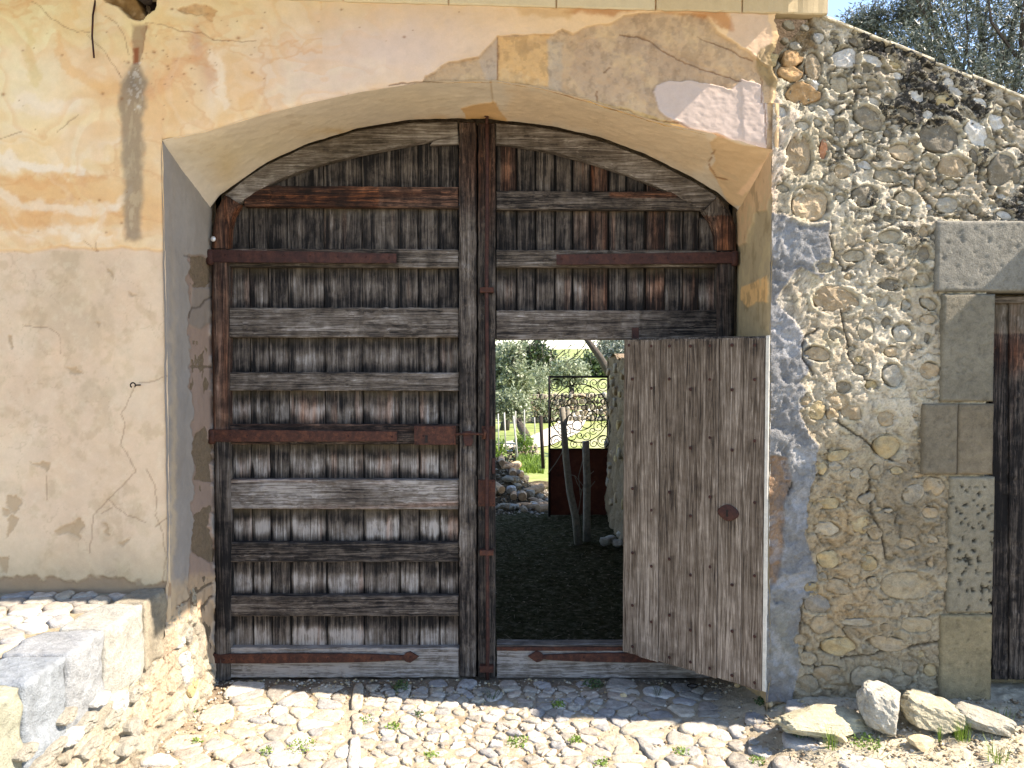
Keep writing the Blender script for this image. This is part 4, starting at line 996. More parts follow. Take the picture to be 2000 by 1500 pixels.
pc = MB(); pc.box(-4.2, XP-.05, -3.1, YW+.08, -.05, ZP-.03, S(190, 176, 146)); pc.build('platform_core', M_MORT, plat, aux=(.2, .8, 0))
# cobbles on the platform top
def jittered_rows(x0, x1, y0, y1, dx, dy, rs, jit=.32):
    pts = []; y = y0; r = 0
    while y < y1:
        x = x0+(r % 2)*dx/2+rs.rand()*dx*.3
        while x < x1:
            pts.append((x+(rs.rand()-.5)*dx*jit*2*.6, y+(rs.rand()-.5)*dy*jit)); x += dx*(.6+.8*rs.rand())
        y += dy; r += 1
    return pts
rs = np.random.RandomState(5)
pts = jittered_rows(-3.4, XP-.1, -2.6, YW+.03, .14, .085, rs)
cells = voronoi(pts, .25)
items = []
for c_, q in zip(pts, cells):
    if q is None: continue
    if any(x0-.012 < c_[0] < x1+.02 and y0 < c_[1] < y1 for x0, x1, y0, y1, z1 in PBL): continue
    area = abs(np.sum(q[:, 0]*np.roll(q[:, 1], -1)-q[:, 1]*np.roll(q[:, 0], -1)))/2
    if area > .02: continue
    lim = None
    for x0, x1, y0, y1, z1 in PBL:
        if y0-.03 < c_[1] < y1+.03 and c_[0] < x0+.02: lim = x0-.004
    if lim: q = q.copy(); q[:, 0] = np.minimum(q[:, 0], lim)
    items.append((c_, q))
def in_view(x, y, z):
    d_ = y-CAMY
    if d_ < .5: return False
    u, v = proj(x, y, z); return -60 < u < 2060 and -60 < v < 1560
def stone_cols(rs, warm=.5, k=1.):
    b = [S(206, 196, 172), S(192, 186, 172), S(212, 198, 166), S(184, 174, 154), S(210, 205, 190), S(202, 184, 160), S(182, 180, 174)][rs.randint(7)]
    return (b*.6+.4*b.mean()*np.array([1.04, 1., .93]))*(.85+.3*rs.rand())*k
vis = [i for i, (c_, q) in enumerate(items) if in_view(c_[0], c_[1], ZP)]
vis = set(vis[-270:]); rest = MB()
for i, (c_, q) in enumerate(items):
    if len(q) < 3: continue
    poly = resample(chaikin(inset(q, .005), 1, .14), 14)
    hh = -.002+.007*rs.rand(); z0 = ZP-.026
    vv, ff = dome(poly, lambda a_, b_, h_: (a_, b_, z0+h_), hh+.018, .02, i, .5, .5)
    poly = poly+(rs.rand(*poly.shape)-.5)*.012; cc = stone_cols(rs)*.9
    if i in vis: mk('cobble', vv, ff, M_STONE, plat, True, col=cc, aux=(.15, .8, 0))
    else: rest.add(vv, ff, cc)
rest.build('far_cobbles', M_STONE, plat, True, aux=(.15, .8, 0), kind='stuff')

# ================================================================== COBBLED GROUND
xs = np.arange(-1.9, 3.3, .011); ys = np.arange(-1.7, .12, .011)
X, Y = np.meshgrid(xs, ys, indexing='ij'); X = X.ravel(); Y = Y.ravel()
gz = ground_z(X, Y)
f1 = fbm(X*8, Y*8, 401, 5, .6); f2 = fbm(X*40, Y*40, 405, 4, .7)
Z = gz-.006+.030*(f1-.5)+.014*(f2-.5)+.03*sst(1.1, 1.6, X)*(fbm(X*14, Y*14, 409, 4, .6)-.5)
p = Paint(X, Y, Z, S(186, 174, 152))
a = sst(.35, .7, f1)[:, None]; p.col = p.col*(1-a*.5)+S(198, 180, 146)*a*.5
a = sst(.55, .7, fbm(X*5, Y*5, 411, 4))[:, None]; p.col = p.col*(1-a*.5)+S(128, 106, 80)*a*.5
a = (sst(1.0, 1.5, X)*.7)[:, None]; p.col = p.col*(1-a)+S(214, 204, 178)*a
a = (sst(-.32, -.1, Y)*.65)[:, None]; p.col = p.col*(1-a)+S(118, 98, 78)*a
p.aux[:, 0] = .1; p.aux[:, 1] = .9
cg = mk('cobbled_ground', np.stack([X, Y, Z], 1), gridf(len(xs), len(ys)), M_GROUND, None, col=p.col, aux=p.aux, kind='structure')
rs = np.random.RandomState(15)
ptsA = jittered_rows(-1.75, -.86, -1.62, -.12, .17, .074, rs, .35)            # long stones, left
ptsB = jittered_rows(-.78, .45, -1.62, -.06, .082, .066, rs, .65)               # small round stones, middle
ptsC = jittered_rows(.45, 1.5, -1.62, -.06, .13, .074, rs, .55)                 # right
ptsD = jittered_rows(1.5, 2.6, -1.62, -.95, .16, .1, rs, .5)
pts = np.array(ptsA+ptsB+ptsC+ptsD)
# rotate the left rows a little so that they climb to the right
L_ = pts[:, 0] < -.82; pts[L_, 1] += (pts[L_, 0]+1.2)*.10
Rr = pts[:, 0] > .45; pts[Rr, 1] += (pts[Rr, 0]-.45)*(-.05)
# kerb-like long stones traced from the photograph (px quads at ground level)
curbs = [([(690, 1335), (712, 1335), (712, 1385), (680, 1388)], 0), ([(685, 1392), (708, 1392), (708, 1432), (688, 1432)], 0), ([(684, 1440), (706, 1440), (704, 1500), (676, 1500)], 0),
         ([(1236, 1438), (1256, 1436), (1292, 1480), (1268, 1484)], 0), ([(1276, 1486), (1298, 1484), (1318, 1520), (1288, 1522)], 0),
         ([(1205, 1420), (1300, 1402), (1345, 1410), (1210, 1436)], 0), ([(1320, 1418), (1385, 1408), (1408, 1430), (1330, 1434)], 0), ([(680, 1506), (706, 1506), (702, 1560), (672, 1560)], 0)]
cq = [np.array([G(u, v) for u, v in q]) for q, _ in curbs]
def inpoly(pt, q):
    c = False; n_ = len(q)
    for i in range(n_):
        a, b = q[i], q[(i+1) % n_]
        if (a[1] > pt[1]) != (b[1] > pt[1]) and pt[0] < (b[0]-a[0])*(pt[1]-a[1])/(b[1]-a[1])+a[0]: c = not c
    return c
keep = []
for pt in pts:
    u, v = proj(pt[0], pt[1], 0)
    if any(inpoly(pt, c0+(q-c0)*1.35) for q in cq for c0 in [q.mean(0)]): continue
    if pt[1] > -.60 and pt[0] > 1.1: continue
    if v < 1345 and rs.rand() < .5: continue
    if u < 470 and v < 1440 and rs.rand() < .8: continue
    if pt[0] < -1.62 and pt[1] > -1.5: continue
    if 920 < u < 1000 and v < 1372 and rs.rand() < .6: continue
    if u > 1230 and v < 1400 and rs.rand() < .45: continue
    if u > 1500 and rs.rand() < .55: continue
    keep.append(pt)
allp = np.array(keep+[q.mean(0) for q in cq])
cells = voronoi(allp, .2)
items = []
for k, (c_, q) in enumerate(zip(allp, cells)):
    if k >= len(keep): q = cq[k-len(keep)]; items.append((q.mean(0), q, 1)); continue
    if q is None: continue
    d_ = np.linalg.norm(q-c_, axis=1, keepdims=True); mxr = .125 if c_[0] < -.82 else (.07 if c_[0] < .45 else .11)
    q = c_+(q-c_)*np.minimum(1, mxr/np.maximum(d_, 1e-5))
    # stay clear of the kerb stones
    items.append((c_, q, 0))
def shows(it):
    c_ = it[0]
    if not in_view(c_[0], c_[1], 0): return -1
    ar = abs(np.sum(it[1][:, 0]*np.roll(it[1][:, 1], -1)-it[1][:, 1]*np.roll(it[1][:, 0], -1)))
    return ar/(c_[1]-CAMY)**3+it[2]
order = sorted(range(len(items)), key=lambda i: -shows(items[i])); top = set(order[:298]); rest = MB()
for i, (c_, q, kf) in enumerate(items):
    poly = inset(q, .006+.008*rs.rand()**2 if not kf else .002)
    poly = poly+(rs.rand(*poly.shape)-.5)*.016; poly = resample(chaikin(poly, 1, .16), 18); poly = poly+(rs.rand(*poly.shape)-.5)*.006
    gz0 = float(ground_z(c_[0], c_[1])); hh = -.006+.009*rs.rand()+.008*kf
    sx_ = .1*(rs.rand()-.5); sy_ = .1*(rs.rand()-.5)
    vv, ff = dome(poly, lambda a_, b_, h_: (a_, b_, gz0-.010+h_*.9+(a_-c_[0])*sx_+(b_-c_[1])*sy_), hh+.016, .03, i, .3, .35)
    vv = np.array(vv); nn = fbm(vv[:, 0]*60, vv[:, 1]*60, i, 3)-.5; vv[:, 2] += nn*.012*(vv[:, 2] > gz0-.02)
    cc = stone_cols(rs, k=.95)
    if i in top: mk('cobblestone', vv, ff, M_STONE, cg, True, col=cc[None, :]*(1+.35*nn[:, None]), aux=(.1, .9, 0))
    else: rest.add(vv, ff, cc)
rest.build('far_cobblestones', M_STONE, cg, True, aux=(.1, .8, 0), kind='stuff')
# loose gravel
def scatter_pebbles(n, fx, r0, r1, name, parent, cols, seed, aux=(.05, .6, 0)):
    rs = np.random.RandomState(seed); V = []; F = []; C = []
    base = np.array([(1, 0, 0), (-1, 0, 0), (0, 1, 0), (0, -1, 0), (0, 0, 1), (0, 0, -1)], float)
    tri = np.array([(0, 2, 4), (2, 1, 4), (1, 3, 4), (3, 0, 4), (2, 0, 5), (1, 2, 5), (3, 1, 5), (0, 3, 5)])
    for i in range(n):
        x, y, z = fx(rs); r = r0+(r1-r0)*rs.rand()**3
        v = base*(.7+.6*rs.rand(6, 3))*np.array([r*1.3, r, r*.7]); a = rs.rand()*6.28
        v = np.stack([v[:, 0]*math.cos(a)-v[:, 1]*math.sin(a), v[:, 0]*math.sin(a)+v[:, 1]*math.cos(a), v[:, 2]], 1)
        V.append(v+np.array([x, y, z+r*.3])); F.append(tri+6*i); C.append(np.tile(cols[rs.randint(len(cols))]*(.8+.4*rs.rand()), (6, 1)))
    return mk(name, np.concatenate(V), np.concatenate(F), M_STONE, parent, False, col=np.concatenate(C), aux=aux, kind='stuff')
def pf(rs):
    while True:
        x = rs.uniform(-1.7, 2.7); y = rs.uniform(-1.5, .0)
        if x > 1.2 and y > YR-.02: continue
        w = .35+.65*(x > 1.15)+.5*(y > -.3)+.5*(x < -1.2)
        if rs.rand() < w: return x, y, float(ground_z(x, y))-.006
scatter_pebbles(11000, pf, .002, .012, 'loose_gravel', cg, [S(196, 186, 160), S(170, 158, 136), S(214, 206, 188), S(140, 120, 96), S(190, 170, 130)], 3)

# big surrounding earth, kept under everything else
M_EARTH = simple('dry_earth', (.2, .17, .12), (.34, .3, .22), 3., .95, 0, .5, .02)
v = []
def sheet(name, x0, x1, y0, y1, nx, ny, zf, mat, kind='structure', **k):
    xs = np.linspace(x0, x1, nx); ys = np.linspace(y0, y1, ny); X, Y = np.meshgrid(xs, ys, indexing='ij'); X = X.ravel(); Y = Y.ravel()
    return mk(name, np.stack([X, Y, zf(X, Y)], 1), gridf(nx, ny), mat, None, True, kind=kind, **k)
sheet('ground', -60, 60, -80, -.3, 60, 60, lambda X, Y: -.06+0*X, M_EARTH)

# ================================================================== GATE LEAVES
gateL = thing('gate_leaf', (-.95, 0, .02), 'closed left leaf of the arched wooden gate with rusty strap hinges and lock box', 'gate', 'leaves of the wooden gate')
gateR = thing('gate_leaf', (.66, 0, .02), 'right leaf of the arched wooden gate with the wicket opening cut in it', 'gate', 'leaves of the wooden gate')
def zc(C, x): return np.interp(x, C[:, 0], C[:, 1])
# outer and inner edges of the curved head pieces
HLo = PP([(440, 381), (480, 348), (520, 322), (600, 285), (700, 255), (800, 240), (895, 237)], -.0)
HLi = PP([(466, 398), (500, 374), (545, 350), (620, 322), (700, 302), (800, 282), (895, 264)], -.0)
HRo = PP([(968, 240), (1040, 246), (1080, 253), (1170, 274), (1260, 307), (1350, 352), (1402, 384)], -.0)
HRi = PP([(968, 280), (1020, 286), (1080, 297), (1155, 318), (1230, 342), (1310, 376), (1374, 412)], -.0)
CLo = PP([(440, 381), (424, 408), (416, 440), (414, 486)], -.015); CLi = PP([(468, 398), (455, 420), (448, 446), (446, 486)], -.015)
CRo = PP([(1402, 383), (1424, 408), (1436, 440), (1438, 490)], -.015); CRi = PP([(1374, 412), (1390, 434), (1398, 460), (1400, 490)], -.015)
bays = [(285, 363, .22, .2), (405, 485, .24, .3), (523, 601, .48, .35), (661, 728, .66, .4), (765, 831, .74, .4), (870, 936, .76, .3), (995, 1061, .84, .25), (1098, 1164, .74, .2), (1205, 1266, .8, .15)]
def plank_wear(px, py, c0, c1, sd):
    w = np.full(px.shape, .15); g = np.zeros(px.shape); o = np.zeros(px.shape)
    r_ = random.Random(sd)
    s = (px-(c0+c1)/2)/((c1-c0)/2+1e-6)
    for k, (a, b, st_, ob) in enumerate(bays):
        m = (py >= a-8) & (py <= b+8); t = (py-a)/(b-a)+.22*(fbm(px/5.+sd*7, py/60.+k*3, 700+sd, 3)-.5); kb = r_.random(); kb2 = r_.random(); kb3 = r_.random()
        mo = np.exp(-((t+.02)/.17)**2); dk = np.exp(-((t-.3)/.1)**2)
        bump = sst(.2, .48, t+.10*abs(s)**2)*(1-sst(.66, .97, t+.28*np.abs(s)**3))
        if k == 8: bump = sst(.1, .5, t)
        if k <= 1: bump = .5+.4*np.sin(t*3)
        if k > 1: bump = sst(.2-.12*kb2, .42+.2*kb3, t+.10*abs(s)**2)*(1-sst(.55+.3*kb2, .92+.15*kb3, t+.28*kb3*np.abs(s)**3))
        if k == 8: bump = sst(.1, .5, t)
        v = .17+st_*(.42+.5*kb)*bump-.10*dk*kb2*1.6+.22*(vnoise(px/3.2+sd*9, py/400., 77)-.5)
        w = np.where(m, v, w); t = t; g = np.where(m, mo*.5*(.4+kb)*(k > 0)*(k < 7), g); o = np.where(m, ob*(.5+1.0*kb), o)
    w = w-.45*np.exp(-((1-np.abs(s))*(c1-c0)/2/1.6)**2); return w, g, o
YB = .047
seams = [448, 495, 531, 569, 639, 712, 782, 820, 859, 897]
def board_top(C1, x): 
    return zc(C1, x)
HLi_ = np.array(HLi); HRi_ = np.array(HRi)
for i in range(9):
    a, b = seams[i]+.7, seams[i+1]-.7
    xa, zb_ = P(a, 1275, YB); xb, _ = P(b, 1275, YB)
    xm = np.linspace(xa, xb, 4)
    tops = [(x, (zc(HLi_, x)+.03) if x > HLi_[0, 0] else zc(np.array([CLi[2], CLi[1], HLi[0]]), x)+.0) for x in xm]
    if i == 0: tops = [(x, zc(np.array([CLo[2], CLo[1], CLo[0]]), x)+.02) for x in xm]; tops = [(x, min(z, P(0, 400, YB)[1])) for x, z in tops]
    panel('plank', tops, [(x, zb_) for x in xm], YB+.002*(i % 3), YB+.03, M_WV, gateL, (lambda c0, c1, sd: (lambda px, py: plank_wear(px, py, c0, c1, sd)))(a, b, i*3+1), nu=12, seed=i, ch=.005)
seamR = [968, 1009, 1046, 1084, 1118, 1152, 1188, 1223, 1258, 1294, 1328, 1359, 1402]
for i in range(12):
    a, b = seamR[i]+.7, seamR[i+1]-.7
    bot = 1275 if a > 1256 else 655
    if bot == 1275 and i == 8: bot = 1275
    xa, zb_ = P(a, bot, YB); xb, _ = P(b, bot, YB); xm = np.linspace(xa, xb, 4)
    tops = [(x, zc(HRi_, x)+.03 if x < HRi_[-1, 0] else P(0, 418, YB)[1]+.0) for x in xm]
    if i == 11: tops = [(x, P(0, 425, YB)[1]) for x in xm]
    def wf(px, py, i=i, a=a, b=b):
        w, g, o = plank_wear(px, py, a, b, i*5+2)
        if i in (5, 8): o = np.maximum(o, .72); 
        if i in (4,): o = np.maximum(o, .55*(px > 1135))
        if i == 0: o = np.maximum(o, .8*(py < 375)*(px > 978))
        return w, g, o
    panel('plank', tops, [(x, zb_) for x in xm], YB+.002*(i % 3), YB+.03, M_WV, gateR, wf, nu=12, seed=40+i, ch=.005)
# unseen boards added behind the leaves to stop light through the joints
for (par, u0, u1, v0, v1) in ((gateL, 450, 900, 420, 1310), (gateR, 960, 1398, 430, 640), (gateR, 1262, 1398, 640, 1310)):
    pbox('light_stop_board', u0, u1, v0, v1, YB+.034, YB+.05, M_DARK, par, W_(.1))
for (par, Cq) in ((gateL, HLo), (gateR, HRo)):
    Cq = np.array(Cq); panel('light_stop_board', [(q[0], q[1]-.02) for q in Cq], [(q[0], P(0, 432, YB)[1]) for q in Cq], YB+.036, YB+.05, M_DARK, par, W_(.1))
# rails
def rail(par, u0, u1, v0, v1, w, sl=0, yf=0., seed=0, nm='rail', side_dark=True):
    return pbox(nm, u0, u1, v0, v1, yf, YB-.0005, M_WH, par, w, sl=sl, seed=seed, ch=.005, jit=.0025)
railsL = [(476, 896, 362, 403, lambda px, py: (.2+.1*(px > 700), 0, .85-.2*(px > 740)), 3), (447, 896, 485, 521, lambda px, py: (.3+.22*(px > 780), .1, .25), 2), (447, 896, 601, 659, W_(.5, .05, .1), 0), (448, 896, 727, 763, W_(.45, .05, .12), 1),
          (448, 896, 829, 868, W_(.22, 0, .6), 0), (450, 896, 936, 994, lambda px, py: (.70+.12*np.sin(px/40.), 0, .34), 1), (450, 896, 1060, 1098, W_(.24, 0, .18), 0), (450, 896, 1164, 1204, W_(.36, 0, .05), 0)]
for i, (a, b, c, d, w, sl) in enumerate(railsL): rail(gateL, a, b, c, d, w, sl, seed=i+3)
rail(gateL, 450, 897, 1266, 1324, W_(.86, .12, 0), 0, -.004, 30, 'bottom_rail')
for i, (a, b, c, d, w, sl) in enumerate([(969, 1376, 373, 409, lambda px, py: (.3, 0, .2+.5*(px > 1190)*(py < 385)), 1), (969, 1401, 488, 522, W_(.42, .1, .18), 0)]): rail(gateR, a, b, c, d, w, sl, seed=20+i)
rail(gateR, 969, 1401, 606, 664, lambda px, py: (.5-.18*(px > 1250), 0, .16), 0, 0, 25)
rail(gateR, 970, 1401, 1268, 1325, W_(.84, .12, 0), 0, -.004, 31, 'bottom_rail')
# threshold of the wicket: reddish lath on top of the bottom rail
tx0, tz0 = P(970, 1264, .0); tx1 = P(1262, 1262, .0)[0]
mk('threshold', *(lambda m: (np.concatenate(m.v), m.f))((lambda m: (m.box(tx0, tx1, .0, .085, tz0-.012, tz0+.012), m)[1])(MB())), M_WH, gateR, False, col=(.5, 0, .35))
mk('threshold', *(lambda m: (np.concatenate(m.v), m.f))((lambda m: (m.box(tx0, tx1+.08, -.012, -.0005, tz0-.016, tz0+.004), m)[1])(MB())), M_RUST, gateR, False, col=(.5, 0, .35))
# curved head pieces
def headw(px, py): return (.62+.1*np.sin(px/60.), .3*np.exp(-((px-700)/260.)**2), .05)
panel('arch_head', HLo, HLi, -.004, YB-.0005, M_WH, gateL, headw, ch=.005, jit=.002, seed=50)
panel('arch_head', HRo, HRi, -.004, YB-.0005, M_WH, gateR, headw, ch=.005, jit=.002, seed=51)
# triangular filler by the stile
panel('head_wedge', PP([(845, 275), (896, 262)], .01), PP([(840, 283), (896, 280)], .01), .012, YB-.001, M_WH, gateL, W_(.75, .2, 0), seed=52)
# corner posts: curved at the top, square below
def col_piece(par, O_, I_, yf, w, sd, left=True):
    # columns run downwards: treat as sideways panel (top=outer edge)
    a, b = (O_, I_) if left else (I_, O_)
    # panel expects horizontal curves; build with u along the post
    top = np.array(a); bot = np.array(b)
    n_ = 60
    def rs_(c):
        L = np.r_[0, np.cumsum(np.linalg.norm(np.diff(c, axis=0), axis=1))]; t = np.linspace(0, L[-1], n_); return np.stack([np.interp(t, L, c[:, 0]), np.interp(t, L, c[:, 1])], 1)
    A, B = rs_(top), rs_(bot); m_ = 9; s = np.linspace(0, 1, m_)
    V = []; 
    for i in range(n_):
        for k in range(m_):
            x, z = A[i]*(1-s[k])+B[i]*s[k]; rd = 1-abs(2*s[k]-1)**2.6
            j = (vnoise(x*50+sd, z*9, sd)-.5)*.006
            V.append((x+j*.4, yf-.024*rd+j, z))
    n0 = len(V)
    for i in range(n_):
        V.append((A[i][0], YB, A[i][1])); V.append((B[i][0], YB, B[i][1]))
    F = gridf(n_, m_, True).tolist()
    for i in range(n_-1):
        F.append((i*m_, (i+1)*m_, n0+2*(i+1), n0+2*i)); F.append((i*m_+m_-1, n0+2*i+1, n0+2*(i+1)+1, (i+1)*m_+m_-1))
    F.append(tuple(range(m_))+(n0+1, n0)); F.append(tuple((n_-1)*m_+k for k in range(m_-1, -1, -1))+(n0+2*(n_-1), n0+2*n_-1))
    V = np.array(V); px_, py_ = proj(V[:, 0], V[:, 1], V[:, 2]); w_ = w(px_, py_)
    w_ = np.stack([np.broadcast_to(np.asarray(q, float), px_.shape) for q in w_], 1)
    return mk('hanging_stile', V, F, M_WV, par, True, col=w_)
col_piece(gateL, CLo, CLi, -.015, lambda px, py: (.36, 0, .85), 1)
col_piece(gateL, PP([(414, 487), (414, 650), (417, 838)], -.015), PP([(446, 487), (446, 650), (446, 838)], -.015), -.015, lambda px, py: (.34+.1*(px < 432), 0, .75), 2)
col_piece(gateL, PP([(417, 839), (419, 1000), (418, 1327)], -.01), PP([(449, 839), (450, 1000), (450, 1327)], -.01), -.005, lambda px, py: (.12+.25*(py < 1020)+.4*(py > 1230), 0, .15), 3)
col_piece(gateR, CRo, CRi, -.015, lambda px, py: (.46-.1*(py > 420), 0, .85*(py > 420)), 4, False)
col_piece(gateR, PP([(1437, 491), (1434, 600), (1432, 760)], -.01), PP([(1400, 491), (1400, 600), (1400, 760)], -.01), -.01, lambda px, py: (.22, 0, .45), 5, False)
col_piece(gateR, PP([(1432, 761), (1430, 1000), (1430, 1327)], -.01), PP([(1400, 761), (1400, 1000), (1400, 1327)], -.01), -.01, lambda px, py: (.3, 0, .1), 6, False)
# meeting stiles
def ms(px, py): return (.36+.1*np.sin(py/70.), 0, .55*np.exp(-((py-330)/130.)**2)+.16)
pbox('meeting_stile', 897, 930, 238, 1323, -.022, .05, M_WV, gateL, ms, ch=.006, jit=.003, seed=60)
pbox('meeting_stile', 934, 967.5, 240, 1324, -.016, .05, M_WV, gateR, lambda px, py: (.22, 0, .6*np.exp(-((py-330)/150.)**2)+.12), ch=.005, jit=.003, seed=61)
pbox('wicket_jamb', 1224, 1257, 662, 1270, .012, .06, M_WV, gateR, W_(.25, 0, .15), ch=.005, seed=62)
pbox('cover_strip', 955, 985, 262, 662, .085, .1, M_WV, gateR, W_(.1, 0, 0), seed=64)  # added behind the stile to block a slit of light
# back cover strip behind the gap between leaves
pbox('cover_strip', 915, 950, 245, 1322, .055, .075, M_WV, gateL, W_(.1, 0, 0), seed=63)

# ironwork
def iron(name, outline_px, yf, th, par, mat=None, bev=.0015):
    pts = PP(outline_px, yf); n_ = len(pts); c = np.mean(pts, 0)
    v = []; 
    for k, (s_, y) in enumerate(((1-.0, yf+bev), (1., yf+th))):
        v += [(x, y, z) for x, z in pts]
    ins = [];
    for i in range(n_):
        a, b, d = np.array(pts[i-1]), np.array(pts[i]), np.array(pts[(i+1) % n_])
        t_ = (d-a); t_ /= np.linalg.norm(t_)+1e-9; nrm = np.array([t_[1], -t_[0]])
        ins.append(b+nrm*bev)
    # orientation test
    ar = sum(pts[i][0]*pts[(i+1) % n_][1]-pts[(i+1) % n_][0]*pts[i][1] for i in range(n_))
    if ar > 0: ins = [np.array(pts[i])*2-ins[i] for i in range(n_)]
    v += [(q[0], yf, q[1]) for q in ins]
    f = []
    for i in range(n_):
        j = (i+1) % n_; f += [(i, j, n_+j, n_+i), (2*n_+i, 2*n_+j, j, i)]
    f.append(tuple(2*n_+i for i in range(n_)))
    bm = bmesh.new(); bv = [bm.verts.new(q) for q in v]
    for q in f: bm.faces.new([bv[i] for i in q])
    bmesh.ops.recalc_face_normals(bm, faces=bm.faces)
    V = np.array([q.co[:] for q in bm.verts]); F = [[q.index for q in f_.verts] for f_ in bm.faces]
    bm.verts.index_update(); F = [[q.index for q in f_.verts] for f_ in bm.faces]; bm.free()
    return mk(name, V, F, mat or M_RUST, par, False)
bm = bmesh.new(); bmesh.ops.create_uvsphere(bm, u_segments=8, v_segments=5, radius=1)
nv_ = np.array([q.co[:] for q in bm.verts]); bm.verts.index_update(); nf_ = [[q.index for q in f_.verts] for f_ in bm.faces]; bm.free()
nv_ = nv_*np.array([.0085, .004, .0085])
def nails(par, pts_px, yf, s_=1., src=[None]):
    for u, v in pts_px:
        x, z = P(u, v, yf)
        if src[0] is None:
            o = mk('nail', nv_+np.array([x, yf, z]), nf_, M_RUSTD, par, True, center=(x, yf, z)); src[0] = o; o.scale = (s_, 1, s_)
        else: clone(src[0], (x, yf, z), par, scale=(s_, 1, s_))
def strap(par, outline, pin, nl, yf=-.034, th=.012, mat=None):
    o = iron('strap_hinge', outline, yf, th, par, mat)
    x, z = P(pin[0], pin[1], yf)
    vv, ff = tube([(x, yf+.012, z-.045), (x, yf+.012, z-.038), (x, yf+.012, z+.03), (x, yf+.012, z+.038)], [.012, .021, .021, .012], 10)
    k = mk('hinge_knuckle', vv, ff, mat or M_RUST, o, True)
    nails(o, nl, yf-.001, .7)
    return o
def seg(x0, x1, y0a, y0b, y1a, y1b, n_=9):
    up = [(x0+(x1-x0)*i/n_, y0a+(y0b-y0a)*i/n_+(random.random()-.5)*.6) for i in range(n_+1)]
    dn = [(x1+(x0-x1)*i/n_, y1b+(y1a-y1b)*i/n_+(random.random()-.5)*.6) for i in range(n_+1)]
    return up+dn
strap(gateL, seg(402, 774, 487, 495, 512, 514), (409, 501), [(440, 498), (470, 498), (510, 499), (555, 500), (605, 500), (660, 501), (715, 502), (760, 503)], yf=-.045, mat=M_RUSTD)
strap(gateL, seg(408, 775, 839, 843, 863, 862), (412, 852), [(450, 850), (483, 851), (540, 852), (605, 852), (680, 852), (765, 853)], yf=-.045)
strap(gateR, seg(1087, 1441, 497, 492, 517, 514), (1436, 503), [(1097, 506), (1148, 505), (1200, 505), (1253, 504), (1302, 504), (1343, 503), (1378, 503), (1402, 503)], yf=-.045, mat=M_RUSTD)
spL = [(408, 1278), (480, 1278), (560, 1277), (640, 1277), (720, 1278), (770, 1280), (788, 1281), (793, 1276), (801, 1273), (809, 1278), (818, 1283), (810, 1289), (801, 1295), (793, 1293), (788, 1289), (765, 1291), (700, 1294), (600, 1295), (500, 1296), (408, 1296)]
strap(gateL, spL, (412, 1288), [(437, 1289), (452, 1288), (476, 1287), (513, 1287), (565, 1286), (640, 1286), (725, 1286), (801, 1284)], yf=-.03)
spR = [(2*931-u, v) for u, v in spL]; spR = [(u-13+ (40 if u > 1400 else 0)*0, v) for u, v in spR]
spR = [(min(u, 1425), v-1) for u, v in spR]
strap(gateR, spR, (1422, 1286), [(1061, 1283), (1140, 1284), (1215, 1284), (1300, 1285), (1350, 1286), (1390, 1286)], yf=-.03)
# lock box
lk = iron('lock_box', [(809, 832), (890, 832), (890, 869), (809, 869)], -.04, .06, gateL, M_RUST, .003)
iron('keyhole', [(829, 852), (831, 850), (834, 850), (836, 852), (835, 855), (836, 865), (829, 865), (831, 855)], -.0415, .003, lk, M_BLACK, .0004)
nails(lk, [(813, 837), (886, 836), (813, 864), (886, 864), (848, 836), (826, 852)], -.0415, .6)
# latch bolt and staple by the stile
bt = MB(); (xa, za), (xb, _) = P(889, 848, -.05), P(946, 848, -.05)
bt.tube([(xa, -.05, za), ((xa+xb)/2, -.052, za+.004), (xb, -.055, za)], .007, 8); 
bt.tube([(xb, -.055, za+.03), (xb+.006, -.06, za+.012), (xb, -.055, za-.025)], .008, 8)
o = bt.build('slide_bolt', M_RUST, gateL, True)
iron('bolt_staple', [(905, 843), (921, 841), (924, 862), (921, 871), (909, 871), (905, 860)], -.036, .014, gateL, M_RUSTD)
# long vertical rod on the right leaf and its keepers
rx, rzt = P(951, 232, -.045); rzb = P(951, 1327, -.045)[1]
rp = [(rx+.002*math.sin(z*5), -.045, z) for z in np.linspace(rzb, rzt, 30)]
mk('bolt_rod', *tube(rp, .0105, 10), M_RUSTD, gateR)
vv, ff = tube([(rx, -.045, P(951, 248, -.045)[1]), (rx+.0, -.05, rzt+.0), (rx+.004, -.05, rzt+.012), (rx-.012, -.05, rzt+.018)], .009, 8)
mk('rod_tip', vv, ff, M_RUSTD, gateR)
for v_, h_ in ((566, 5), (1080, 5), (1308, 6)):
    iron('rod_keeper', [(937, v_-h_), (964, v_-h_), (964, v_+h_), (937, v_+h_)], -.06, .045, gateR, M_RUST, .002)
for v0, v1, u0, u1 in ((832, 858, 941, 967), (937, 989, 934, 967)):
    q = iron('rod_plate', [(u0, v0), (u1, v0), (u1, v1), (u0, v1)], -.026, .012, gateR, M_RUST, .002)
    nails(q, [(u0+4, v0+4), (u1-4, v0+4), (u0+4, v1-4), (u1-4, v1-4)], -.028, .55)
iron('latch_catch', [(961, 895), (967, 895), (967, 925), (961, 925)], -.024, .01, gateR, M_RUSTD)
iron('pivot_strap', [(1235, 640), (1248, 640), (1248, 664), (1235, 664)], -.01, .012, gateR, M_RUSTD)
# small white bolt head on the left corner
x_, z_ = P(417, 467, -.04)
mk('bolt_head', nv_*2.0*.9+np.array([x_, -.045, z_]), nf_, simple('galvanised_steel', (.5, .5, .5), (.7, .7, .7), 20, .4, .6), gateL, True)

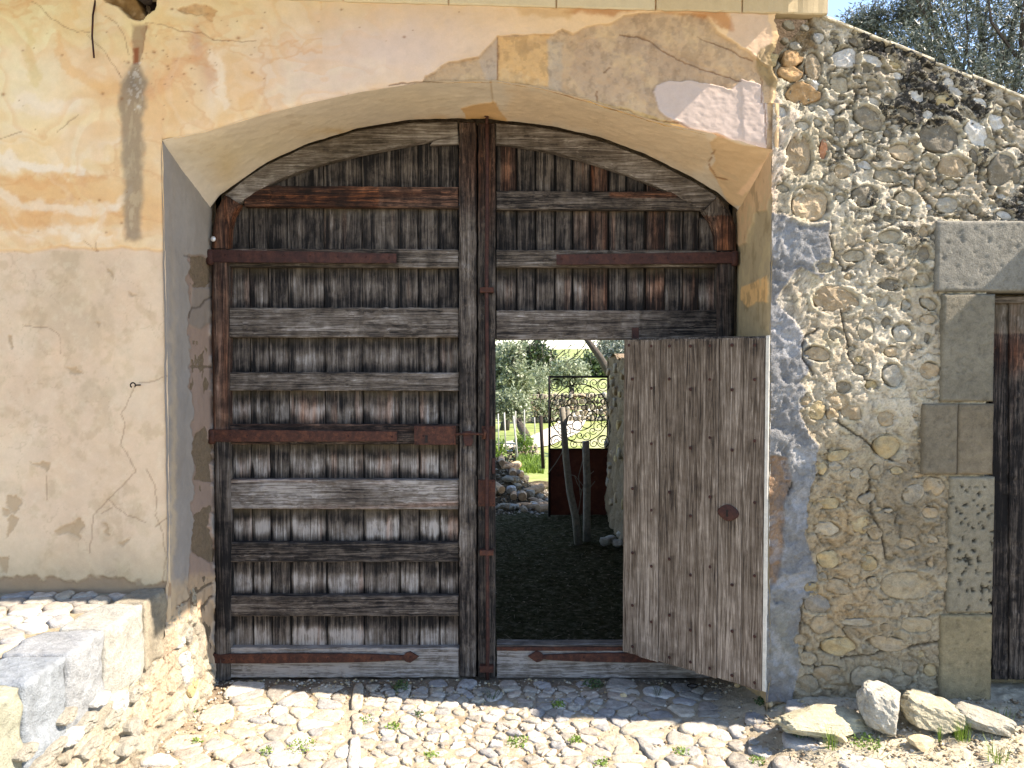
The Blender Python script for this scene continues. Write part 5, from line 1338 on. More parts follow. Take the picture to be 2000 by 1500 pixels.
# ================================================================== OPEN WICKET DOOR
hx_, hy_ = None, -.045
def WP(u, v, off=0.):
    """traced point on the plane of the open wicket"""
    a, d, c = ray(u, v)
    (x0, y0), (x1, y1) = WH, WF
    nx, ny = (y1-y0), -(x1-x0); L = math.hypot(nx, ny); nx /= L; ny /= L
    # plane offset towards viewer side
    if ny > 0: nx, ny = -nx, -ny
    px0, py0 = x0+nx*off, y0+ny*off
    t = ((px0-0)*nx+(py0-CAMY)*ny)/(a*nx+d*ny)
    return Vector((a*t, CAMY+d*t, CAMZ+c*t))
def at_depth(u, v, y):
    x, z = P(u, v, y); return x
WH = (at_depth(1221, 700, -.04), -.04); WF = (at_depth(1501, 700, -.552), -.552)
wd = Vector((WF[0]-WH[0], WF[1]-WH[1], 0)); WL = wd.length; wd.normalize()
wnrm = Vector((wd.y, -wd.x, 0)); 
if wnrm.y > 0: wnrm = -wnrm
wz0 = WP(1221, 1270).z; wz1 = WP(1221, 664).z
wick = thing('wicket_door', (WH[0], WH[1], wz0), 'small pale plank wicket door standing open, hinged on the right gate leaf', 'door')
def wloc(s_, h_, n_): return Vector((WH[0], WH[1], 0))+wd*s_+wnrm*n_+Vector((0, 0, h_))
def s_of(u, v): 
    p_ = WP(u, v); return (Vector((p_.x-WH[0], p_.y-WH[1], 0))).dot(wd)
sb = [s_of(u, 1000) for u in (1221, 1254, 1291, 1364, 1406, 1453, 1501)]
ztl = wz1; 
def wboard(s0, s1, z0, z1, n0, n1, name, par, wear, seed, mat=M_WK, nu=9):
    nv2 = 150; V = []; ch = .003
    S_ = np.linspace(s0, s1, nu); Z_ = np.linspace(z0, z1, nv2)
    for i, s_ in enumerate(S_):
        for k, z in enumerate(Z_):
            ee = (i in (0, nu-1)) or (k in (0, nv2-1)); j = (vnoise(s_*60+seed*7, z*25, seed)-.5)*.003
            V.append(wloc(s_+(ch if i == 0 else -ch if i == nu-1 else 0)*0+j*.4, z+(j*1.5 if k in (0, nv2-1) else 0), n1-(ch if ee else 0)+j*.6))
    n_0 = len(V)
    ring = [i*nv2 for i in range(nu)]+[(nu-1)*nv2+k for k in range(1, nv2)]+[i*nv2+nv2-1 for i in range(nu-2, -1, -1)]+[k for k in range(nv2-2, 0, -1)]
    for r_ in ring: V.append(V[r_]-wnrm*(n1-n0-ch))
    F = gridf(nu, nv2).tolist(); m = len(ring)
    for i in range(m): j = (i+1) % m; F.append((ring[j], ring[i], n_0+i, n_0+j))
    F.append(tuple(n_0+i for i in range(m)))
    V = np.array([q[:] for q in V]); px_, py_ = proj(V[:, 0], V[:, 1], V[:, 2]); w_ = wear(px_, py_)
    w_ = np.stack([np.broadcast_to(np.asarray(q, float), px_.shape) for q in w_], 1)
    return mk(name, V, F, mat, par, False, col=w_)
cols_ = [(1240, [676, 740, 843, 953, 1078, 1180, 1260]), (1277, [676, 758, 866, 995, 1104, 1212]), (1312, [676, 740, 849, 960, 1090, 1199, 1281]), (1353, [676, 760, 874, 1006, 1121, 1228, 1290]), (1391, [675, 741, 854, 969, 1105, 1219, 1302]), (1434, [674, 761, 878, 1140, 1230, 1316]), (1478, [674, 741, 860, 980, 1122, 1240, 1330])]
for i in range(6):
    def ww(px, py, i=i):
        w = .60+.07*math.sin(i*2.1)+.12*sst(1000, 1330, py)-.1*sst(760, 660, py)
        for u, vs_ in cols_:
            for v in vs_: w = w-.26*np.exp(-((px-u)/3.)**2)*(py > v-3)*np.exp(-np.maximum(py-v, 0)/40.)
        w = w-.3*np.exp(-((px-1427)/9.)**2)*(py > 1000)*np.exp(-np.maximum(py-1002, 0)/50.)
        return (w, 0, .12)
    bot = wz0-.004*(i % 2); 
    wboard(sb[i]+.0018, sb[i+1]-(.0018 if i < 5 else .016), bot, wz1-.002*(i % 2), 0, .024+.004*(i % 2), 'plank', wick, ww, 70+i)
wboard(sb[0]+.006, sb[-1]-.015, wz0+.05, wz0+.16, -.03, -.002, 'ledge', wick, W_(.4), 80, M_WH)
wboard(sb[0]+.006, sb[-1]-.015, wz1-.15, wz1+.008, -.03, -.002, 'ledge', wick, W_(.4), 81, M_WH)
wboard(sb[0]+.006, sb[-1]-.015, (wz1+wz0)/2-.05, (wz1+wz0)/2+.06, -.03, -.002, 'ledge', wick, W_(.4), 82, M_WH)
wboard(sb[-1]-.0135, sb[-1]+.006, wz0-.002, wz1+.008, -.03, .027, 'edge_strip', wick, W_(1.5, 0, 0), 83, simple('weathered_sunlit_wood', (.42, .4, .34), (.62, .58, .5), 30, .85))  # weathered edge, with its sunlit brightness painted into the colour
# keyhole plate and nails on the wicket plane
def wnail(u, v, s_=1.):
    q = WP(u, v); s2 = Vector((q.x-WH[0], q.y-WH[1], 0)).dot(wd); c = wloc(s2, q.z, .0275)
    o = clone(wn_src, c, wick, rot=(0, 0, math.atan2(wd.y, wd.x)), scale=(s_, 1, s_)); return o
q = wloc(.04, wz1-.03, .0275)
wn_src = mk('nail', nv_+np.array(q[:]), nf_, M_RUSTD, wick, True, center=q[:]); wn_src.rotation_euler = (0, 0, math.atan2(wd.y, wd.x))
cols_ = [(1240, [740, 843, 953, 1078, 1180, 1260]), (1277, [676, 758, 866, 995, 1104, 1212]), (1312, [676, 740, 849, 960, 1090, 1199, 1281]), (1353, [676, 760, 874, 1006, 1121, 1228, 1290]), (1391, [675, 741, 854, 969, 1105, 1219, 1302]), (1434, [674, 761, 878, 1140, 1230, 1316]), (1478, [674, 741, 860, 980, 1122, 1240, 1330])]
for u, vs_ in cols_:
    for v in vs_: wnail(u, v, 1.0)
kc = WP(1427, 1002, .028)
vv = []; n_ = 18
for lay, (sc_, nn_) in enumerate(((1, .027), (1, .031), (.9, .033))):
    for k in range(n_):
        a = 2*math.pi*k/n_; rr = .052*(1+.1*math.cos(2*a)) ; vv.append(wloc(s_of(1427, 1002)+math.cos(a)*rr*sc_, kc.z+math.sin(a)*.043*sc_*(1-.15*abs(math.cos(a))), nn_))
ff = [(l*n_+k, l*n_+(k+1) % n_, (l+1)*n_+(k+1) % n_, (l+1)*n_+k) for l in range(2) for k in range(n_)]+[tuple(2*n_+k for k in range(n_))]
esc = mk('keyhole_plate', [q[:] for q in vv], ff, M_RUSTD, wick, True)
kv = []
for nn_ in (.033, .0345):
    for (a, b) in ((-.005, .008), (-.003, .014), (.003, .014), (.005, .008), (.003, .001), (.005, -.018), (-.005, -.018), (-.003, .001)):
        kv.append(wloc(s_of(1427, 1002)+a*1.4-.004, kc.z+b*1.1, nn_))
mk('keyhole', [q[:] for q in kv], [tuple(range(8, 16))]+[(k, (k+1) % 8, 8+(k+1) % 8, 8+k) for k in range(8)], M_BLACK, esc, False)

# ================================================================== ROCKS, WEEDS ON THE FOREGROUND
def gpt(u, v):
    x, y = G(u, v, 0.)
    for _ in range(5): x, y = G(u, v, float(ground_z(x, y)))
    return x, y, float(ground_z(x, y))
rocks_px = [('flat pale slab of rock by the wall foot, nearest the open wicket', 1604, 1424, .48, .26, .11, 3, S(212, 204, 172), 0.1, (-.08, .1), 1.),
            ('upright squared pale block of rock between the flat slab and the pitted rock', 1722, 1420, .22, .22, .22, 8, S(206, 200, 182), -.25, (-.15, .1), 1.1),
            ('pitted brownish rock leaning by the wall, right of the squared block', 1826, 1418, .32, .24, .15, 5, S(204, 194, 164), .1, (-.2, .15), 1.1),
            ('low grey slab of rock beneath the dressed door jamb', 1925, 1420, .30, .2, .10, 9, S(184, 178, 160), .1, (-.25, .05), .9)]
for lb, u, v, sx, sy, sz, sd, cc, ro, ti, fl in rocks_px:
    x, y, z = gpt(u, v)
    if y > -.70: y = -.70
    rock('rock', lb, (x, y+.0, z+sz*.34), (sx, sy, sz), sd, None, cc*.84, ro, ti, (.2, 1, 0), 'loose rocks along the wall foot', flat=fl, sub=5)
for i, (lb, u, v, sx, sz) in enumerate([('small pale stone lying below the pitted rock on the gravel', 1800, 1458, .12, .06), ('small yellow stone in the shadow under the open wicket', 1441, 1341, .055, .045), ('small triangular stone under the flat slab', 1640, 1446, .09, .04),
                                   ('small pinkish stone standing among the shaded cobbles', 1218, 1362, .04, .04), ('small pale stone at the foot of the wall left of the flat slab', 1506, 1378, .06, .05)]):
    x, y, z = gpt(u, v); rock('small_rock', lb, (x, y, z+sz*.3), (sx, sx*.7, sz), 40+i, None, S(210, 190, 150), i, (0, 0), (.03, .7, 0), 'small loose stones', sub=2)
x, y, z = gpt(1353, 1345)
pts = [(x+.03*math.cos(a), y+.022*math.sin(a), z+.016) for a in np.linspace(0, 5.3, 14)]
o = mk('iron_ring', *tube(pts, .003), M_BLACK); tag(o, 'bent dark iron ring lying on the cobbles in front of the wicket', 'ring')

def blades(n, r, h, lean, seed, wid=.004, spread=1.):
    rs = np.random.RandomState(seed); V = []; F = []; C = []
    for i in range(n):
        a = rs.rand()*6.28; rr = r*math.sqrt(rs.rand()); bx, by = rr*math.cos(a), rr*math.sin(a)
        hh = h*(.5+.6*rs.rand()); la = a+(rs.rand()-.5)*1.5; ln = lean*hh*(.3+rs.rand())
        dx, dy = math.cos(la), math.sin(la); wx, wy = -dy*wid/2, dx*wid/2; c = rs.rand(); k0 = len(V)
        for t in (0, .4, .75, 1.):
            px, py, pz = bx+dx*ln*t*t, by+dy*ln*t*t, hh*(t-.25*lean*t*t); w = 1-t*.92
            V += [(px-wx*w, py-wy*w, pz), (px+wx*w, py+wy*w, pz)]; C += [(c, 0, 0)]*2
        F += [(k0+2*k, k0+2*k+1, k0+2*k+3, k0+2*k+2) for k in range(3)]
    return V, F, C
def weed(n, r, h, seed, ls_=.012):
    rs = np.random.RandomState(seed); V = []; F = []; C = []
    for i in range(n):
        a = rs.rand()*6.28; rr = r*math.sqrt(rs.rand()); z = h*rs.rand()*(1-.5*rr/r)
        c = Vector((rr*math.cos(a), rr*math.sin(a), z)); d = Vector((rs.normal(), rs.normal(), rs.normal()*.5+.3)).normalized(); s_ = d.orthogonal().normalized()
        L = ls_*(.6+.8*rs.rand()); k0 = len(V); q = rs.rand()
        for p_ in (c, c+d*L*.5+s_*L*.32, c+d*L, c+d*L*.5-s_*L*.32): V.append(p_[:]); C.append((q, 0, 0))
        F.append((k0, k0+1, k0+2, k0+3))
    return V, F, C
def plant(kind, lb, u, v, n, r, h, seed, cat, mat, lean=.6, dy=0, group=None, wid=.004, ls_=.012, z=None):
    x, y, z0 = gpt(u, v); z0 = z0-.004
    V, F, C = blades(n, r, h, lean, seed, wid) if 'tuft' in kind else weed(n, r, h, seed, ls_)
    V = np.array(V)+np.array([x, y+dy, z0]); o = mk(kind, V, F, mat, None, False, col=np.array(C), center=(x, y+dy, z0)); return tag(o, lb, cat, group)
plant('grass_tuft', 'bright green grass tuft growing in front of the pitted rock', 1878, 1442, 70, .035, .13, 1, 'grass tuft', M_GRASS, .35)
plant('grass_tuft', 'thin grass tuft sprouting in front of the flat slab of rock', 1622, 1458, 30, .03, .12, 2, 'grass tuft', M_GRASS, .4)
plant('grass_tuft', 'sparse yellowish grass tuft near the bottom right corner', 1946, 1482, 34, .05, .09, 3, 'grass tuft', M_GRASS, .6)
plant('grass_tuft', 'dark grass tuft below the foot of the long bolt rod', 963, 1362, 34, .03, .07, 4, 'grass tuft', M_WEED, .9)
plant('grass_tuft', 'small grass tuft between shaded cobbles in front of the wicket opening', 1285, 1358, 22, .022, .07, 5, 'grass tuft', M_WEED, .7)
plant('grass_tuft', 'thin upright grass by the doorstep of the side door', 1960, 1402, 16, .04, .07, 6, 'grass tuft', M_GRASS, .3)
plant('grass_tuft', 'narrow upright grass tuft just left of the bright tuft', 1834, 1446, 12, .012, .1, 7, 'grass tuft', M_GRASS, .2)
plant('grass_tuft', 'drooping dark grass beside the flat slab of rock, below the wicket corner', 1562, 1430, 50, .05, .1, 8, 'grass tuft', M_WEED, 1.2)
plant('weed', 'dark leafy weed growing at the foot of the left gate leaf', 783, 1345, 200, .045, .055, 9, 'weed', M_WEED)
plant('weed', 'dark leafy weed under the bottom rail of the right leaf', 1160, 1338, 190, .055, .035, 10, 'weed', M_WEED)
plant('weed', 'small clover patch between the flat slab and the squared block', 1690, 1450, 160, .07, .03, 11, 'weed', M_GRASS, ls_=.014)
plant('weed', 'sprawling weed among the lit cobbles below the left gate leaf', 590, 1462, 150, .07, .04, 12, 'weed', M_GRASS, ls_=.01)
plant('weed', 'yellow green weed on the edge of the shadow below the lock box', 768, 1420, 110, .03, .03, 13, 'weed', M_GRASS)
plant('weed', 'leafy weed in sunlit cobbles below the bolt rod', 1012, 1452, 150, .05, .035, 14, 'weed', M_GRASS)
plant('weed', 'small weed in the sunlit cobbles left of the diagonal kerb stone', 1124, 1450, 110, .03, .04, 15, 'weed', M_GRASS)
plant('weed', 'tiny weed at the corner of the left jamb', 374, 1392, 60, .02, .035, 16, 'weed', M_GRASS)
plant('weed', 'tiny weed on gravel left of the big lit cobbles', 384, 1450, 60, .02, .03, 17, 'weed', M_GRASS)
plant('weed', 'small dark weed between shaded cobbles below the lock box', 817, 1395, 60, .02, .025, 18, 'weed', M_WEED)
plant('weed', 'thin weed at the very bottom left of the diagonal kerb stone', 1176, 1492, 80, .03, .03, 19, 'weed', M_GRASS)
plant('weed', 'weed growing under the free corner of the open wicket', 1488, 1372, 110, .04, .03, 20, 'weed', M_WEED)
for i, (lb, u, v) in enumerate([('low weed in the sunlit cobbles near the bottom edge, below the lock box', 842, 1478), ('low weed on the gravel beside the first long cobbles at the left', 520, 1470), ('sprig of weed at the bottom of the kerb stone line under the gate leaf', 718, 1408),
    ('small weed in a joint to the right of the diagonal kerb stone', 1330, 1470), ('small weed at the bottom of the photo between the kerb stone and the rocks', 1480, 1488), ('weed in the joint of the shaded cobbles below the wicket threshold', 1090, 1378)]):
    plant('weed', lb, u, v, 90, .035, .03, 200+i, 'weed', M_GRASS, ls_=.011)
# dry litter of stalks on the gravel at right
V, F, C = [], [], []
rs = np.random.RandomState(77)
for i in range(1500):
    x = rs.uniform(.9, 2.6); y = rs.uniform(-1.4, -.62)
    if rs.rand() > sst(.8, 1.7, x): continue
    z = float(ground_z(x, y))+.001+rs.rand()*.012; a = rs.rand()*6.28; L = .02+.06*rs.rand(); w = .0012; dx, dy = math.cos(a), math.sin(a); k0 = len(V)
    zz = (rs.rand()-.5)*.03
    V += [(x-dy*w, y+dx*w, z), (x+dy*w, y-dx*w, z), (x+dx*L+dy*w, y+dy*L-dx*w, z+zz), (x+dx*L-dy*w, y+dy*L+dx*w, z+zz)]; F.append((k0, k0+1, k0+2, k0+3)); C += [(rs.rand(), 0, 0)]*4
tag(mk('dry_stalks', V, F, M_STRAW, None, False, col=np.array(C), kind='stuff'), 'dry straw and stalks littering the gravel by the wall', 'litter')

# ================================================================== BEHIND THE GATE
def yard_z(X, Y):
    return -.02+.06*(fbm(X*2, Y*2, 501, 5, .6)-.5)+.03*(fbm(X*9, Y*9, 507, 4, .6)-.5)
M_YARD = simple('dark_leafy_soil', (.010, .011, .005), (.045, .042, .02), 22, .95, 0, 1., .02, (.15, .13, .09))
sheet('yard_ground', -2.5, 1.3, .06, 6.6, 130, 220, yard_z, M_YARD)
def field_z(X, Y):
    r = np.sqrt(X*X+Y*Y)
    return -.08+.0*X+3.6*sst(28, 130, Y)-.35*sst(6.5, 10, Y)+.25*sst(10, 22, Y)+.12*(fbm(X*.3, Y*.3, 511, 4)-.5)*sst(7, 12, Y)
m, ns, ls, b = newmat('meadow')
v = obj_coord(ns, ls, False); n1 = noise(ns, ls, v, .35, 6, .6); n2 = noise(ns, ls, v, 6., 8, .7)
f = math_(ns, ls, 'ADD', math_(ns, ls, 'MULTIPLY', n1, .6), math_(ns, ls, 'MULTIPLY', n2, .4))
ls.new(ramp(ns, ls, f, [(.36, (.10, .15, .03)), (.5, (.2, .24, .06)), (.64, (.38, .36, .2))]), b.inputs['Base Color']); b.inputs['Roughness'].default_value = .95
M_FIELD = m
sheet('meadow', -120, 140, 6.4, 330, 150, 220, field_z, M_FIELD)
sheet('side_ground', 1.3, 60, -.2, 7, 40, 20, lambda X, Y: -.05+0*X, M_EARTH)
sheet('side_ground', -60, -2.4, -.2, 7, 40, 20, lambda X, Y: -.05+0*X, M_EARTH)
# pale track across the meadow
M_PATH = simple('pale_track', (.4, .36, .28), (.6, .55, .45), 4, .95)
tr = []; pl = [(-6, 11.0), (-3, 12.5), (-1., 13.6), (.6, 15.2), (1.6, 18.), (2.2, 22), (4, 27)]
for i in range(60):
    t = i/59*(len(pl)-1); k = min(int(t), len(pl)-2); u_ = t-k; x = pl[k][0]*(1-u_)+pl[k+1][0]*u_; y = pl[k][1]*(1-u_)+pl[k+1][1]*u_
    for d_ in (-.7, 0, .7): tr.append((x-d_*.5, y+d_*.8, float(field_z(np.array([x]), np.array([y+d_*.8]))[0])+.03))
mk('track', tr, gridf(60, 3, True), M_PATH, None, kind='structure')
# leaf litter and twigs in the yard
V, F, C = [], [], []
for i in range(5200):
    x = rs.uniform(-1.2, 1.1); y = .1+rs.rand()**1.2*5.5; z = float(yard_z(np.array([x]), np.array([y]))[0])+.004+.012*rs.rand()
    a = rs.rand()*6.28; L = .012+.02*rs.rand(); w = L*.3
    if rs.rand() < .3: L *= 5; w = .0022
    dx, dy = math.cos(a), math.sin(a); t_ = (rs.rand()-.3)*.4; k0 = len(V)
    V += [(x, y, z), (x+dx*L*.5-dy*w, y+dy*L*.5+dx*w, z+L*t_*.5+.002), (x+dx*L, y+dy*L, z+L*t_*.6), (x+dx*L*.5+dy*w, y+dy*L*.5-dx*w, z+L*t_*.5)]; F.append((k0, k0+1, k0+2, k0+3)); q = rs.rand()**2; C += [(q, 0, 0)]*4
ns_ = M_YARD.node_tree.nodes['Principled BSDF']; ns_.inputs['Specular IOR Level'].default_value = 0
M_LIT = leafmat('leaf_litter', (.012, .01, .006), (.24, .2, .14), .05)
M_LIT.node_tree.nodes['Principled BSDF'].inputs['Specular IOR Level'].default_value = 0
tag(mk('leaf_litter', V, F, M_LIT, None, False, col=np.array(C), kind='stuff'), 'dead leaves and twigs covering the shaded yard floor', 'litter')
# right-hand yard wall, rough rubble, seen edge on
ny_, nz_ = 260, 90
Y = np.repeat(np.linspace(.3, 4.75, ny_), nz_); B = np.tile(np.linspace(0, 1, nz_), ny_)
ht = 1.83+.55*sst(1.6, .3, Y)+.10*(fbm(Y*3, Y*0, 521, 4)-.5); Z = -.1+(ht+.1)*B
n1_ = fbm(Y*5, Z*6, 523, 5, .6)-.5; X = 1.13-.10*n1_-.06*(1-B)**2-.03*(fbm(Y*16, Z*18, 529, 4)-.5)
yw = thing('yard_wall', (1.2, 2.5, -.1), 'crumbling rubble wall along the right of the yard behind the open wicket', 'wall')
cc = S(168, 150, 122)[None, :]*(1+.8*n1_[:, None]); mk('wall_face', np.stack([X, Y, Z], 1), gridf(ny_, nz_), M_MORT, yw, col=cc, aux=(.2, 1, 0))
X2 = np.repeat(np.array([[1.10, 1.42, 1.42]]), ny_, 0).ravel(); Y2 = np.repeat(np.linspace(.3, 4.75, ny_), 3); ht2 = np.repeat(ht.reshape(ny_, nz_)[:, -1], 3); Z2 = ht2.copy(); Z2[2::3] = -.1; Z2[0::3] -= .006
mk('wall_back', np.stack([X2, Y2, Z2], 1), gridf(ny_, 3), M_MORT, yw, col=S(160, 142, 116), aux=(.2, 1, 0))
e_ = MB(); e_.box(1.12, 1.42, 4.72, 4.78, -.1, 1.80, S(160, 142, 116)); e_.build('wall_end', M_MORT, yw, aux=(.2, 1, 0))
for i in range(60):
    y = .5+4.2*rs.rand(); z = .1+1.6*rs.rand()
    poly = chaikin(blobpoly(y, z, .05+.05*rs.rand(), .035+.03*rs.rand(), 0, 9, .2, 1200+i), 1)[::-1]
    vv, ff = dome(poly, lambda a_, b_, h_: (1.125-h_-.05*(1-b_/1.8)**2, a_, b_), .03, .05, i, .5, .5)
    mk('stone', vv, ff, M_STONE, yw, True, col=KC[random.choice('bylg')], aux=(.1, .8, 0))
for i, (u, v) in enumerate(((1192, 1062), (1208, 1070), (1182, 1068), (1216, 1052))):
    x, y = G(u, v, -.02); rock('small_rock', ['pale stone fallen at the foot of the yard wall, left one of the pair', 'pale stone fallen at the foot of the yard wall, right one of the pair', 'little grey stone in the yard soil beside the pair of fallen stones', 'stone against the yard wall behind the open wicket'][i], (x, y, .03), (.13, .1, .09), 60+i, None, S(196, 192, 178), i, sub=2, group='stones at the foot of the yard wall')
# two pale stakes
def GP(u, v, d): return (u-1000)/FPX*d, CAMY+d
def at(u, v, d):
    a, dd, c = ray(u, v); t = d/dd; return Vector((a*t, CAMY+d, CAMZ+c*t))
D1 = 7.45
tk = thing('forked_sapling', at(1128, 1058, D1), 'thin pale forked bare trunk leaning left in front of the iron gate', 'trunk')
pt = [at(u, v, D1-.1*i/6) for i, (u, v) in enumerate(((1130, 1062), (1124, 1010), (1113, 960), (1106, 900), (1102, 850), (1098, 796)))]
mk('trunk', *tube(pt, [.042, .037, .035, .033, .031, .027], 9), M_BARK, tk)
mk('stub', *tube([at(1102, 832, D1), at(1107, 812, D1), at(1111, 800, D1)], [.024, .02, .017], 8), M_BARK, tk)
tg = MB()
for q in (((1128, 1010), (1136, 960), (1148, 930), (1160, 920)), ((1134, 970), (1130, 930), (1138, 900)), ((1140, 950), (1150, 955), (1162, 940)), ((1112, 926), (1124, 930), (1140, 950)), ((1100, 880), (1085, 905), (1070, 925)), ((1136, 958), (1128, 945), (1122, 928)), ((1148, 930), (1140, 905), (1147, 880))):
    tg.tube([at(u, v, D1-.03) for u, v in q], .004, 5)
tg.build('twigs', M_BARK, tk)
tk2 = mk('wooden_stake', *tube([at(u, v, 7.5) for u, v in ((1146, 1056), (1146, 1000), (1147, 940), (1145, 900), (1144, 862))], [.04, .038, .037, .036, .036], 10), M_BARK)
tag(tk2, 'straight pale wooden stake standing in front of the rusty gate sheet', 'stake')
# wrought-iron garden gate
DG = 8.85
ig = thing('iron_gate', at(1130, 1008, DG), 'narrow garden gate with iron scrollwork above a rusty metal sheet', 'gate')
def bar(u0, v0, u1, v1, w, nm='frame_bar', mat=M_BLACK): mk(nm, *tube([at(u0, v0, DG), at(u1, v1, DG)], w, 6), mat, ig)
bar(1073, 736, 1073, 1010, .014); bar(1192, 736, 1192, 1012, .014); bar(1071, 736, 1196, 736, .013); bar(1073, 877, 1192, 877, .01); bar(1190, 742, 1204, 744, .012, 'hinge'); bar(1190, 870, 1204, 868, .012, 'hinge')
a_, b_ = at(1074, 878, DG+.01), at(1191, 1006, DG+.01)
sh = MB(); sh.box(a_.x, b_.x, a_.y, a_.y+.006, b_.z, a_.z); sh.build('metal_sheet', simple('rusty_sheet', (.04, .012, .008), (.10, .027, .016), 6, .8, .05, .3, .002, (.16, .055, .03)), ig)
ppm = FPX/DG
def circ(u, v, r, nm='scroll', w=.0055, a0=0, a1=6.2832, n_=20):
    c = at(u, v, DG); mk(nm, *tube([(c.x+r/ppm*math.cos(a), c.y, c.z+r/ppm*math.sin(a)) for a in np.linspace(a0, a1, n_)], w, 5, False), M_BLACK, ig)
def spiral(u, v, r, a0, turns, w=.005):
    c = at(u, v, DG); P_ = []
    for t in np.linspace(0, 1, 22):
        rr = r*(1-.8*t)/ppm; a = a0+turns*6.2832*t; P_.append((c.x+rr*math.cos(a), c.y, c.z+rr*math.sin(a)))
    mk('scroll', *tube(P_, w, 5, False), M_BLACK, ig)
circ(1132, 807, 57, 'ring', .0065, n_=36); circ(1132, 807, 34, 'ring', .0055, n_=30)
for k in range(8):
    a = k*math.pi/4+.2; circ(1132+24*math.cos(a), 807+24*math.sin(a), 9.5, 'small_ring', n_=14)
for k in range(10):
    a = k*math.pi/5; spiral(1132+46*math.cos(a), 807+46*math.sin(a), 10.5, a+math.pi/2, 1.3); spiral(1132+43*math.cos(a+.3), 807+43*math.sin(a+.3), 8, a-1.0, -1.3)
for (u, v) in ((1086, 752), (1178, 752), (1086, 862), (1178, 862)):
    circ(u, v, 12, 'small_ring', n_=16); spiral(u, v, 11, 1.2, 1.4)
for (u, v, s_) in ((1104, 748, 1), (1120, 745, -1), (1142, 745, 1), (1160, 748, -1), (1104, 866, -1), (1122, 868, 1), (1142, 868, -1), (1160, 866, 1), (1083, 785, 1), (1083, 828, -1), (1182, 785, -1), (1182, 828, 1)):
    spiral(u, v, 9, 1.5 if s_ > 0 else -1.5, 1.4*s_)

# firewood and rubble heap at left of the view through the wicket
rs = np.random.RandomState(91)
def heap_z(x, y): return -.05+.56*np.exp(-((x+.30)/.52)**2-((y-5.75)/.55)**2)+.05*(fbm(np.asarray(x)*8., np.asarray(y)*8., 541, 3)-.5)
M_HEAP = simple('brown_rubble_soil', (.02, .016, .01), (.08, .065, .042), 14, .95, 0, 1., .02, (.2, .17, .12)); M_HEAP.node_tree.nodes['Principled BSDF'].inputs['Specular IOR Level'].default_value = 0
M_LOG = simple('cut_wood', (.16, .10, .055), (.36, .25, .15), 20, .9, 0, .5, .003, (.5, .38, .25))
wheres = ['at the foot of', 'low on', 'half way up', 'near the top of', 'on top of']
nl = 0
for i in range(62):
    x = rs.uniform(-.72, .38); y = rs.uniform(4.85, 6.0); z = float(heap_z(x, y))
    if i % 3 == 0:
        a = rs.uniform(-1.0, 1.0); L = .12+.1*rs.rand(); r = .028+.028*rs.rand(); dv = Vector((math.sin(a), -math.cos(a), rs.uniform(-.15, .1))).normalized(); q = Vector((x, y, z+r*.7))
        vv, ff = tube([q-dv*L, q-dv*L*.3, q+dv*L*.6], [r, r*1.06, r*.97], 9)
        tag(mk('firewood_log', vv, ff, M_LOG, None, False), 'short split log on the firewood and rubble heap seen through the wicket', 'log', 'logs on the heap behind the gate')
    else:
        rock('small_rock', 'pale stone on the firewood and rubble heap seen through the wicket', (x, y, z+.025), (.09+.13*rs.rand()**2, .12, .07+.06*rs.rand()), 100+i, None, KC[random.choice('lwgb')]*.85, rs.rand()*3, sub=2, group='stones on the heap behind the gate')
xs = np.linspace(-1.6, 1.0, 60); ys = np.linspace(4.3, 7.2, 60); X, Y = np.meshgrid(xs, ys, indexing='ij')
tag(mk('rubble_heap', np.stack([X.ravel(), Y.ravel(), heap_z(X.ravel(), Y.ravel())], 1), gridf(60, 60), M_HEAP, None, kind='stuff'), 'earth and rubble heap under the firewood behind the gate', 'heap')
scatter_pebbles(2500, lambda rs: (lambda x, y: (x, y, float(heap_z(x, y))))(rs.uniform(-1.0, .5), rs.uniform(4.5, 6.3)), .008, .03, 'heap_rubble', None, [S(150, 140, 120), S(120, 105, 84), S(180, 172, 156)], 9)
COL.objects['heap_rubble']['label'] = 'loose broken stones scattered over the heap behind the gate'; COL.objects['heap_rubble']['category'] = 'rubble'
# dry stone walls in the meadow
def dry_wall(x0, y0, x1, y1, h, lb, n_, seed):
    w_ = thing('dry_stone_wall', ((x0+x1)/2, (y0+y1)/2, 0), lb, 'wall'); rs = np.random.RandomState(seed); n_ = int(n_*1.7)
    zb = float(field_z(np.array([(x0+x1)/2]), np.array([(y0+y1)/2]))[0])
    L = math.hypot(x1-x0, y1-y0); rows = 5
    for r in range(rows):
        for k in range(n_):
            t = (k+.5*(r % 2)+.3*rs.rand())/n_; hh = h/rows
            rock('stone', None, (x0+(x1-x0)*t, y0+(y1-y0)*t+rs.rand()*.06, zb+hh*(r+.5)), (L/n_*(.9+.6*rs.rand()), .3, hh*(1.+.5*rs.rand())), seed*100+r*40+k, w_, KC[random.choice('lgdgb')]*.8, 0, (.3*(rs.rand()-.5), 0), sub=1)
dry_wall(-1.2, 11.2, .55, 11.6, .42, 'low dry stone wall behind the rubble heap seen through the wicket', 14, 3)
dry_wall(.1, 19.5, 3.2, 20.5, .9, 'grey dry stone terrace wall beyond the track seen through the iron gate', 14, 4)
